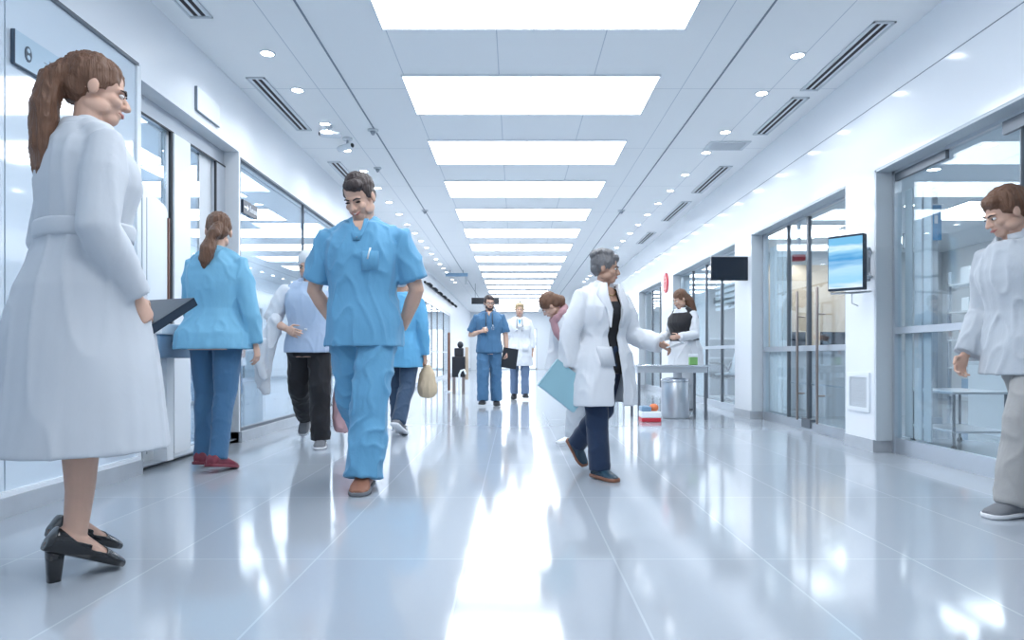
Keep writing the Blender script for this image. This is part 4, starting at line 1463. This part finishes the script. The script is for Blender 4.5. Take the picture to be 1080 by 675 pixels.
# ---------------------------------------------------------------- A: man in sky-blue scrubs walking towards the viewer
Y = 4.30
f = Fig(1.99, lean=4, legs={'L': (14, -4, 4, 4, 4), 'R': (-10, -2, 34, 50, 6)},
        arms={'L': ((0.30, 0.12, -1), (-0.42, 0.42, -0.85), (0, -1, -0.2), 25), 'R': ((0.30, 0.12, -1), (-0.42, 0.42, -0.85), (0, -1, -0.2), 25)},
        head=(27, -14, -3), shw=0.118, bulk=1.03)
p = person('smiling man in sky-blue scrubs looking down while walking', ((382 - 543) / F * Y, Y + 0.06, 0), -3)
body(f, p, 'skin', 0.0055, eyes_down=True, smile=True)
hair(f, p, 'hair_dark', fringe=True, nape=True, seed=2.2)
trousers(f, p, 'scrub_blue', hem=0.058, ex=0.022, fold=0.020, seed=4.1)
sc = top(f, p, 'scrub_blue', 'scrub_top', hem=0.445, ex=0.026, sleeve='short', flare=0.015, fold=0.017, sleeve_ex=0.030, seed=5.2)
patch(f, p, 'v_neck', 'skin', [(0.842, -0.040, 0.040), (0.82, -0.028, 0.028), (0.80, -0.013, 0.013), (0.788, -0.003, 0.003)], 0.026, off=0.000)
for s_ in (-1, 1):
    patch(f, p, 'collar_band', 'scrub_blue', [(0.848, s_ * 0.038, s_ * 0.062), (0.825, s_ * 0.028, s_ * 0.052), (0.80, s_ * 0.012, s_ * 0.034), (0.78, 0.0, s_ * 0.02)], 0.026, off=0.006)
patch(f, p, 'chest_pocket', 'scrub_blue', [(0.745, 0.035, 0.135), (0.72, 0.035, 0.135), (0.685, 0.037, 0.133)], 0.026, off=0.010)
patch(f, p, 'pen', 'paper', [(0.755, 0.086, 0.094), (0.72, 0.070, 0.078)], 0.026, off=0.018)
for k in 'LR':
    shoe(f, p, k, 'shoe_brown', 'shoe_grey')

# ---------------------------------------------------------------- B: woman in the long pale coat, nearest on the entrance side
Y = 2.64
H = 1.94
f = Fig(H, True, lean=3, legs={'L': (8, 0, 15, 22, 4), 'R': (-2, 0, 4, 24, 4)},
        arms={'L': ((0.16, 0.16, -1), (-0.10, -0.52, -0.80), (-0.3, -0.5, 1), 35), 'R': ((0.20, 0.18, -1), (-0.14, -0.50, -0.80), (-0.3, -0.3, 1), 35)},
        head=(6, -22, 0), bulk=1.0, hs=0.97)
p = person('woman in a long pale coat and black heeled shoes, brown ponytail', ((88 - 543) / F * Y, Y, 0), 142)
body(f, p, 'skin', 0.0055)
hair(f, p, 'hair_brown', extra=[([(0, 0.09, 0.11), (0, 0.135, 0.05), (0, 0.145, -0.06), (0.0, 0.125, -0.20), (0.0, 0.10, -0.33), (0, 0.10, -0.42)], [(0.055, 0.04), (0.062, 0.045), (0.070, 0.048), (0.066, 0.044), (0.045, 0.032), (0.012, 0.012)])], grow=1.04, seed=3.3, fold=0.009)
sk = [(0.20, 0.315, 0.30, 0.0, 0.01), (0.30, 0.29, 0.275, 0, 0.01), (0.42, 0.262, 0.245, 0, 0.01), (0.52, 0.245, 0.205, 0, 0.012), (0.60, 0.19, 0.15, 0, 0.0), (0.66, 0.17, 0.135, 0, 0)]
top(f, p, 'cloth_white2', 'long_coat', ex=0.030, sleeve='long', fold=0.013, cuff=0.014, sleeve_ex=0.022, seed=6.1, skirt=sk, vox=0.011, ff=7.0, st=(1, 1, 0.16))
collar_ring(f, p, 'cloth_white2', rise=0.012, open_front=0.5)
bm = bmesh.new()
rg = []
for zz, e in ((0.612, 0.040), (0.618, 0.046), (0.640, 0.046), (0.646, 0.040)):
    rg.append(f.tring(zz, e))
loft(bm, rg)
obj('waist_band', bm, M['cloth_white2'], p, True)


def pump(f, p, k):
    hip, knee, ank, fd, up = f.leg[k]
    H = f.H
    w = fd.cross(up)
    base = ank - up * (0.040 * H)
    bm = bmesh.new()
    f.foot(bm, k, 0.0055)

    def cut(c, n):
        q = c - base
        l, h = q.dot(fd) / H, q.dot(up) / H
        return h > 0.030 + 0.5 * max(0, -l) and l < 0.052 or (h > 0.021 and 0.03 < l < 0.060)
    o = finish(bm, 'shoe', M['patent'], p, 0.0035, smooth=3, cut=cut, solid=0.003)
    bm = bmesh.new()
    hp = base - fd * (0.018 * H)
    zt = hp.z + 0.012
    rings = []
    for t in (0, 0.35, 0.7, 1.0):
        z_ = lerp(zt, 0.0, t)
        s_ = lerp(0.030, 0.021, t)
        c = V((hp.x, hp.y, z_)) + V((0, 0.004 * t, 0))
        rings.append([c + V((s_ * math.copysign(abs(math.cos(a)) ** 0.6, math.cos(a)), s_ * math.copysign(abs(math.sin(a)) ** 0.6, math.sin(a)), 0)) for a in [2 * PI * i / 20 for i in range(20)]])
    if k == 'R':
        loft(bm, rings)
    else:
        loft(bm, [[hp + up * 0.01 - up * t * 0.07 + fd * (s_ * math.cos(a)) + w * (s_ * math.sin(a)) for a in [2 * PI * i / 16 for i in range(16)]] for t, s_ in ((0, 0.028), (0.5, 0.024), (1, 0.020))])
    obj('heel', bm, M['patent'], o, True)


pump(f, p, 'L')
pump(f, p, 'R')
W = f.arm['L'][2]
t = carried('document_tray', 'dark navy folder held flat by the woman in the long coat', 'folder', p, (f.arm['L'][2] + f.arm['R'][2]) / 2 + V((0, -0.12, -0.06)), (58, 0, 12))
folder(t, 0.34, 0.25, 0.035, 'navy_panel')

# ---------------------------------------------------------------- C: woman in sky-blue jacket and jeans, seen from behind
Y = 4.98
f = Fig(1.86, True, lean=2, legs={'L': (7, 2, 10, 4, 8), 'R': (-7, 1, 6, 10, 6)},
        arms={'L': ((0.16, -0.15, -1), (0.0, -0.65, -0.8), (0, -0.3, 1), 30), 'R': ((0.24, 0.02, -1), (0.12, -0.12, -1), (0, -1, 0), 28)},
        head=(6, 30, 0), bulk=1.12)
p = person('woman in a sky-blue jacket, blue jeans and dark red shoes, seen from behind', ((228 - 543) / F * Y, Y, 0), 172)
body(f, p, 'skin', 0.0065)
hair(f, p, 'hair_brown', extra=[([(0, 0.10, 0.06), (0.02, 0.13, 0.0), (0.05, 0.13, -0.06)], [0.035, 0.045, 0.03]), ([(0.04, 0.12, -0.04), (0.06, 0.125, -0.11), (0.075, 0.12, -0.19), (0.08, 0.115, -0.23)], [0.04, 0.052, 0.042, 0.012])], seed=4.4)
trousers(f, p, 'denim', hem=0.036, ex=0.008, fold=0.006, seed=5)
top(f, p, 'sky_cardigan', 'jacket', hem=0.455, ex=0.026, sleeve='long', flare=0.045, fold=0.013, cuff=0.012, sleeve_ex=0.020, seed=8.8)
collar_ring(f, p, 'sky_cardigan', rise=0.014)
for k in 'LR':
    shoe(f, p, k, 'shoe_red', 'shoe_red')

# ---------------------------------------------------------------- D: man in pale blue tunic and black trousers
Y = 6.15
f = Fig(1.76, lean=2, legs={'L': (9, 2, 8, 4, 6), 'R': (-12, 2, 40, 50, 8)},
        arms={'L': ((0.20, 0.1, -1), (0.05, -0.2, -1), (0, -1, 0), 40), 'R': ((0.42, 0.10, -0.8), (-0.62, -0.62, -0.28), (0, 0.2, 1), 35)},
        head=(14, -10, 0))
p = person('man in a pale blue tunic with grey cap and black trousers', ((326 - 543) / F * Y, Y, 0), 6)
body(f, p, 'skin', 0.007)
hair(f, p, 'cap_cloth', fringe=False, grow=1.08, seed=1.2, fold=0.003).name = 'cap'
trousers(f, p, 'black_cloth', hem=0.050, ex=0.014, fold=0.010, seed=7)
top(f, p, 'pale_blue', 'tunic', hem=0.475, ex=0.024, sleeve=None, flare=0.02, fold=0.010, seed=2.8)
for k in 'LR':
    bm = bmesh.new()
    f.armtube(bm, k, 0.022, 'elbow', 0.02)
    finish(bm, 'sleeve', M['cloth_white'], p, 0.010, fold=0.010, seed=3 + ord(k), solid=0)
collar_ring(f, p, 'pale_blue', rise=0.022)
patch(f, p, 'face_mask', 'cap_cloth', [(0.60, -0.012, 0.012), (0.59, -0.012, 0.012)], 0.024, off=0.006).name = 'belt_tab'
for k in 'LR':
    shoe(f, p, k, 'shoe_grey', 'shoe_white')
# the white coat over his arm
E = f.arm['R'][1]
W = f.arm['R'][2]
t = carried('white_coat', 'white coat draped over the forearm of the man in the tunic', 'coat', p, V((0, 0, 0)), (0, 0, 0))
bm = bmesh.new()
c = E + (W - E) * 0.35
tube(bm, [c + V((0.0, -0.01, 0.03)), c + V((-0.05, -0.01, -0.12)), c + V((-0.11, 0.0, -0.30)), c + V((-0.13, 0.02, -0.50)), c + V((-0.10, 0.02, -0.62))], [(0.055, 0.06), (0.07, 0.055), (0.085, 0.05), (0.07, 0.045), (0.03, 0.02)], n=18, hint=(1, 0, 0))
finish(bm, 'drape', M['cloth_white'], t, 0.009, fold=0.022, ff=12, st=(1, 1, 0.3), seed=1.5)
bm = bmesh.new()
tube(bm, [c + V((-0.09, -0.06, -0.16)), c + V((-0.14, -0.05, -0.35)), c + V((-0.10, -0.04, -0.48))], [(0.03, 0.03), (0.04, 0.035), (0.035, 0.03)], n=14)
finish(bm, 'hanging_sleeve', M['cloth_white'], t, 0.009, fold=0.012, seed=2.5)
# pink bag in his other hand
W = f.arm['L'][2]
t = carried('pink_bag', 'tall pink carrier bag hanging beside the man in the tunic', 'bag', p, W + V((0.04, -0.01, -0.10)), (0, 0, 0))
bm = bmesh.new()
tube(bm, [(-0.01, 0, -0.56), (0.0, 0, -0.40), (0.02, 0, -0.2), (0.01, 0, -0.06)], [(0.085, 0.06), (0.10, 0.07), (0.10, 0.06), (0.08, 0.03)], n=18, hint=(1, 0, 0))
finish(bm, 'sack', M['pink_bag'], t, 0.008, fold=0.012, seed=4)
for y in (-0.02, 0.02):
    bm = bmesh.new()
    tube(bm, [(-0.05, y, -0.07), (-0.045, y * 0.5, 0.02), (0.0, 0, 0.035), (0.045, y * 0.5, 0.02), (0.06, y, -0.07)], 0.005, n=8)
    obj('handle', bm, M['pink_bag'], t, True)

# ---------------------------------------------------------------- E: person in blue jacket half hidden behind the scrubs man
Y = 7.25
f = Fig(1.74, lean=2, legs={'L': (12, 1, 8, 0, 4), 'R': (-14, 2, 20, 30, 4)},
        arms={'L': ((0.12, 0.05, -1), (0.02, -0.15, -1), (0, -1, 0), 45), 'R': ((0.16, 0.05, -1), (0.05, -0.10, -1), (0, -1, 0), 50)},
        head=(5, 0, 0), bulk=1.05)
p = person('person in blue jacket and dark jeans half hidden behind the scrubs man', ((424 - 543) / F * Y, Y, 0), 165)
body(f, p, 'skin_tan', 0.007)
hair(f, p, 'cap_cloth', grow=1.08, seed=1.9, fold=0.003).name = 'cap'
trousers(f, p, 'denim_dark', hem=0.044, ex=0.012, seed=9)
top(f, p, 'jacket_blue', 'jacket', hem=0.40, ex=0.026, sleeve='long', flare=0.03, fold=0.011, cuff=0.008, sleeve_ex=0.018, seed=4.8)
collar_ring(f, p, 'jacket_blue', rise=0.02)
for k in 'LR':
    shoe(f, p, k, 'shoe_grey', 'shoe_white')
W = f.arm['R'][2]
t = carried('paper_bag', 'beige paper bag carried by the person in the blue jacket', 'bag', p, W + V((-0.02, -0.02, -0.09)), (0, 0, 0))
bm = bmesh.new()
tube(bm, [(0, 0, -0.30), (0, 0, -0.24), (0, 0, -0.10), (0, 0, -0.03)], [(0.10, 0.06), (0.105, 0.065), (0.085, 0.05), (0.035, 0.02)], n=16, hint=(1, 0, 0))
finish(bm, 'sack', M['kraft'], t, 0.008, fold=0.012, seed=2)
bm = bmesh.new()
tube(bm, [(-0.02, 0, -0.05), (-0.025, 0, 0.02), (0.0, 0, 0.035), (0.025, 0, 0.02), (0.02, 0, -0.05)], 0.006, n=8)
obj('handle', bm, M['kraft'], t, True)

# ---------------------------------------------------------------- F: bearded man in navy scrubs, far along the corridor
Y = 11.2
f = Fig(1.80, lean=-1, legs={'L': (0, 2, 6, 8, 4), 'R': (12, 1, 8, 0, 6)},
        arms={'L': ((0.22, 0.02, -1), (0.06, -0.10, -1), (0, -1, 0), 55), 'R': ((0.36, 0.12, -1), (-0.62, -0.72, 0.20), (-0.2, 0.2, 1), 60)},
        head=(6, 12, 0), bulk=1.04)
p = person('bearded man with glasses in navy scrubs walking towards the viewer', ((516 - 543) / F * Y, Y, 0), 2)
b_ = body(f, p, 'skin', 0.0065, brow='brow')
hair(f, p, 'hair_dark', fringe=True, seed=7.7)
trousers(f, p, 'scrub_navy', hem=0.052, ex=0.018, fold=0.014, seed=2.1)
top(f, p, 'scrub_navy', 'scrub_top', hem=0.47, ex=0.024, sleeve='short', flare=0.012, fold=0.012, sleeve_ex=0.026, seed=9.2)
patch(f, p, 'v_neck', 'skin', [(0.842, -0.038, 0.038), (0.82, -0.024, 0.024), (0.80, -0.004, 0.004)], 0.024, off=0.0)
bm = bmesh.new()
for c, r in (((0, -0.056, -0.040), (0.041, 0.036, 0.028)), ((0.046, -0.022, -0.010), (0.020, 0.044, 0.030)), ((-0.046, -0.022, -0.010), (0.020, 0.044, 0.030)), ((0, -0.089, -0.001), (0.024, 0.008, 0.006))):
    ellipsoid(bm, c, r, f.HM)
finish(bm, 'beard', M['hair_dark'], p, 0.006, smooth=2, fold=0.003, ff=50)
bm = bmesh.new()
for sx in (-1, 1):
    ring = [f.HM @ V((sx * 0.034 + 0.023 * math.cos(a), -0.102 + 0.006 * abs(math.cos(a)), 0.046 + 0.018 * math.sin(a))) for a in [2 * PI * i / 16 for i in range(17)]]
    tube(bm, ring, 0.003, n=6)
    tube(bm, [f.HM @ V((sx * 0.057, -0.096, 0.05)), f.HM @ V((sx * 0.080, -0.04, 0.052)), f.HM @ V((sx * 0.082, 0.01, 0.05))], 0.0025, n=6)
tube(bm, [f.HM @ V((-0.012, -0.104, 0.05)), f.HM @ V((0.012, -0.104, 0.05))], 0.003, n=6)
obj('glasses', bm, M['black'], p, True)
for k in 'LR':
    shoe(f, p, k, 'shoe_black', 'shoe_black')
stethoscope(f, p, 'black stethoscope around the neck of the bearded man', 0.024, low=0.70)
W = f.arm['L'][2]
t = carried('dark_folder', 'black folder held low by the bearded man', 'folder', p, W + V((0.05, 0.0, -0.10)), (0, 8, 14))
folder(t, 0.25, 0.33, 0.04, 'black')

# ---------------------------------------------------------------- G: blond woman in a white coat beside him
Y = 12.85
f = Fig(1.79, True, lean=0, legs={'L': (10, 1, 10, 2, 4), 'R': (-3, 1, 8, 14, 4)},
        arms={'L': ((0.20, 0.05, -1), (0.03, -0.12, -1), (0, -1, 0), 40), 'R': ((0.20, 0.05, -1), (0.06, -0.12, -1), (0, -1, 0), 40)},
        head=(3, 0, 0), bulk=1.06)
p = person('blond woman in a white coat with a stethoscope, beside the bearded man', ((548 - 543) / F * Y, Y, 0), 0)
body(f, p, 'skin', 0.007, brow='hair_blond')
hair(f, p, 'hair_blond', fringe=True, grow=1.04, seed=8.1)
trousers(f, p, 'slate_cloth', hem=0.042, ex=0.012, seed=3.1)
top(f, p, 'cloth_white', 'white_coat', hem=0.33, ex=0.026, sleeve='mid', flare=0.022, fold=0.012, sleeve_ex=0.022, seed=1.1)
patch(f, p, 'blue_top', 'jacket_blue', [(0.835, -0.045, 0.045), (0.81, -0.035, 0.035), (0.78, -0.014, 0.014), (0.765, -0.002, 0.002)], 0.026, off=0.0)
for s_ in (-1, 1):
    patch(f, p, 'lapel', 'cloth_white', [(0.842, s_ * 0.040, s_ * 0.075), (0.80, s_ * 0.026, s_ * 0.085), (0.75, s_ * 0.002, s_ * 0.050), (0.72, 0.0, s_ * 0.012)], 0.026, off=0.008)
    patch(f, p, 'coat_pocket', 'cloth_white', [(0.555, s_ * 0.05, s_ * 0.15), (0.48, s_ * 0.05, s_ * 0.155)], 0.026, fl=0.022, off=0.008)
collar_ring(f, p, 'cloth_white', rise=0.012, open_front=0.6)
for k in 'LR':
    shoe(f, p, k, 'shoe_black', 'shoe_black')
stethoscope(f, p, 'black stethoscope around the neck of the blond woman', 0.028, low=0.72)

# ---------------------------------------------------------------- H: grey-haired woman in an open white coat with a teal folder
Y = 4.66
f = Fig(1.535, True, lean=4, twist=-6, legs={'L': (-12, 2, 34, 50, 4), 'R': (8, 1, 4, 2, 4)},
        arms={'L': ((0.26, -0.20, -1), (0.10, -0.88, -0.28), (-0.6, 0.0, 0.9), 40), 'R': ((0.30, 0.16, -1), (0.05, 0.06, -1), (0, -1, 0), 55)},
        head=(4, 42, 0), bulk=1.14, shw=0.112)
p = person('grey-haired woman in an open white coat over a black top', ((634 - 543) / F * Y, Y, 0), 38)
body(f, p, 'skin_tan', 0.0055)
hair(f, p, 'hair_grey', fringe=True, grow=1.06, extra=[([(0, -0.02, 0.165), (0, 0.05, 0.172), (0, 0.10, 0.14)], [(0.06, 0.022), (0.065, 0.024), (0.06, 0.03)])], seed=6.6, fold=0.009)
trousers(f, p, 'navy_cloth', hem=0.047, ex=0.012, fold=0.008, seed=6)
top(f, p, 'black_cloth', 'black_top', hem=0.45, ex=0.010, sleeve=None, z1=0.775, fold=0.004)
for s_ in (-1, 1):
    patch(f, p, 'top_strap', 'black_cloth', [(0.842, s_ * 0.055, s_ * 0.075), (0.81, s_ * 0.05, s_ * 0.075), (0.77, s_ * 0.045, s_ * 0.08)], 0.006, off=0.008)


def opening(z):
    if z > 0.80:
        return 0.05
    if z > 0.55:
        return lerp(0.038, 0.05, (z - 0.55) / 0.25)
    return lerp(0.034, 0.038, max(0, (z - 0.3) / 0.25))


top(f, p, 'cloth_white', 'white_coat', hem=0.315, ex=0.034, sleeve='long', flare=0.030, fold=0.014, cuff=0.012, sleeve_ex=0.026, open_w=opening, open_c=-0.012, seed=7.4)
for s_ in (-1, 1):
    patch(f, p, 'lapel', 'cloth_white', [(0.855, s_ * 0.046 - 0.006, s_ * 0.085), (0.80, s_ * 0.046 - 0.010, s_ * 0.125), (0.74, s_ * 0.044 - 0.012, s_ * 0.10), (0.66, s_ * 0.040 - 0.012, s_ * 0.052)], 0.034, off=0.012)
patch(f, p, 'coat_pocket', 'cloth_white', [(0.575, -0.155, -0.06), (0.562, -0.157, -0.06), (0.49, -0.16, -0.062)], 0.034, fl=0.03, off=0.010)
collar_ring(f, p, 'cloth_white', rise=0.018, ex=0.03, open_front=0.8)
bm = bmesh.new()
tube(bm, [f.surf(x, z, 0.014, True, 0.0) for x, z in ((-0.065, 0.835), (-0.045, 0.815), (-0.02, 0.803), (0.0, 0.800), (0.02, 0.803), (0.045, 0.815), (0.065, 0.835))], 0.004, n=8)
obj('necklace', bm, M['gold'], p, True)
for k in 'LR':
    shoe(f, p, k, 'boot_blue', 'shoe_brown', name='boot')
W = f.arm['R'][2]
fh = P(596, 407, 4.52)
t = tag(bpy.data.objects.new('teal_folder', None), 'pale teal folder tilted in the hand of the grey-haired woman', 'folder')
COL.objects.link(t)
t.location = fh
t.rotation_euler = (math.radians(-4), math.radians(38), math.radians(8))
folder(t, 0.30, 0.215, 0.045, 'teal_card')
W, dd = f.arm['L'][2], f.arm['L'][3]
t = carried('note_card', 'small white card held out by the grey-haired woman', 'card', p, W + dd * 0.12 + V((0, 0, 0.03)), (70, 0, 20))
bxo('card', M['paper'], (-0.06, 0.06, -0.003, 0.003, -0.045, 0.045), t)
bxo('clip', M['steel'], (-0.02, 0.02, -0.006, 0.006, 0.035, 0.05), t)

# ---------------------------------------------------------------- I: stooping person behind her
Y = 6.35
f = Fig(1.50, True, lean=42, legs={'L': (16, 2, 12, 2, 6), 'R': (-10, 2, 10, 14, 6)},
        arms={'L': ((0.12, -0.15, -1), (0.0, -0.25, -1), (0, -1, 0.5), 30), 'R': ((0.14, -0.1, -1), (0.0, -0.2, -1), (0, -1, 0.5), 30)},
        head=(4, -18, 0), bulk=1.15)
p = person('stooping person in a white coat and pink scarf behind the grey-haired woman', ((614 - 543) / F * Y, Y, 0), -75)
body(f, p, 'skin', 0.007)
hair(f, p, 'hair_brown', grow=1.10, extra=[([(0, 0.08, 0.08), (0, 0.12, 0.0), (0, 0.10, -0.06)], [0.05, 0.05, 0.02])], seed=3.9)
trousers(f, p, 'cloth_palegrey', hem=0.052, ex=0.012, seed=1.4)
top(f, p, 'cloth_white', 'white_coat', hem=0.36, ex=0.030, sleeve='long', flare=0.03, fold=0.015, cuff=0.012, sleeve_ex=0.022, seed=2.6)
bm = bmesh.new()
H = f.H
ring = [f.T(0.082 * math.cos(a), 0.075 * math.sin(a), (0.845 + 0.008 * math.sin(a)) * H) for a in [2 * PI * i / 20 for i in range(21)]]
tube(bm, ring, [0.032 + 0.008 * math.sin(i * 1.9) for i in range(21)], n=10)
tube(bm, [f.T(0.03, -0.09, 0.83 * H), f.T(0.04, -0.13, 0.77 * H), f.T(0.05, -0.14, 0.70 * H)], [0.035, 0.045, 0.03], n=10)
finish(bm, 'scarf', M['pink_cloth'], p, 0.009, fold=0.010, seed=3.2)
for k in 'LR':
    shoe(f, p, k, 'shoe_white', 'shoe_white')

# ---------------------------------------------------------------- J: long-haired person in white and black by the steel table
Y = 9.8
f = Fig(1.76, True, lean=8, legs={'L': (6, 2, 6, 0, 6), 'R': (-4, 2, 4, 6, 6)},
        arms={'L': ((0.22, -0.10, -1), (-0.25, -0.85, -0.1), (0, 0.1, 1), 35), 'R': ((0.25, -0.15, -1), (-0.2, -0.9, -0.15), (0, 0.1, 1), 35)},
        head=(14, -20, 0), bulk=1.12)
p = person('long-haired person in a white overall and black waistcoat behind the steel table', ((722 - 543) / F * Y, Y, 0), -52)
body(f, p, 'skin', 0.007)
hair(f, p, 'hair_brown', grow=1.07, extra=[([(0, 0.08, 0.08), (0.0, 0.12, -0.02), (0, 0.12, -0.16), (0.0, 0.10, -0.30)], [0.06, 0.075, 0.07, 0.03])], seed=5.9)
trousers(f, p, 'cloth_palegrey', hem=0.05, ex=0.014, seed=1.9)
top(f, p, 'cloth_white', 'overall', hem=0.36, ex=0.026, sleeve='long', flare=0.02, fold=0.013, cuff=0.012, sleeve_ex=0.022, seed=5.5)
top(f, p, 'black_cloth', 'waistcoat', hem=0.58, ex=0.042, sleeve=None, z1=0.815, fold=0.006, seed=5.6)
collar_ring(f, p, 'cloth_white', rise=0.016)
for k in 'LR':
    shoe(f, p, k, 'shoe_grey', 'shoe_white')

# ---------------------------------------------------------------- K: figure in pale grey passing the big window
Y = 3.62
f = Fig(1.76, lean=15, legs={'L': (20, 2, 12, 2, 6), 'R': (-20, 2, 22, 38, 6)},
        arms={'L': ((0.14, 0.20, -1), (0.0, -0.25, -1), (0, -1, 0.2), 35), 'R': ((0.16, 0.05, -1), (0.0, -0.45, -0.9), (0, -0.5, 1), 35)},
        head=(10, -14, 0), bulk=1.08)
p = person('figure in a pale grey coat and sneakers walking past the big window', (2.74, Y, 0), -82)
body(f, p, 'skin', 0.006)
hair(f, p, 'hair_brown', grow=1.05, extra=[([(0, 0.08, 0.10), (0, 0.12, 0.02), (0, 0.10, -0.08)], [0.06, 0.06, 0.03])], seed=2.9, fringe=True)
trousers(f, p, 'grey_cloth', hem=0.055, ex=0.016, fold=0.012, seed=4.4)
top(f, p, 'cloth_palegrey', 'coat', hem=0.42, ex=0.032, sleeve='long', flare=0.03, fold=0.015, cuff=0.012, sleeve_ex=0.026, seed=8.2)
collar_ring(f, p, 'cloth_palegrey', rise=0.02)
for k in 'LR':
    shoe(f, p, k, 'shoe_grey', 'shoe_white', ex=0.010)
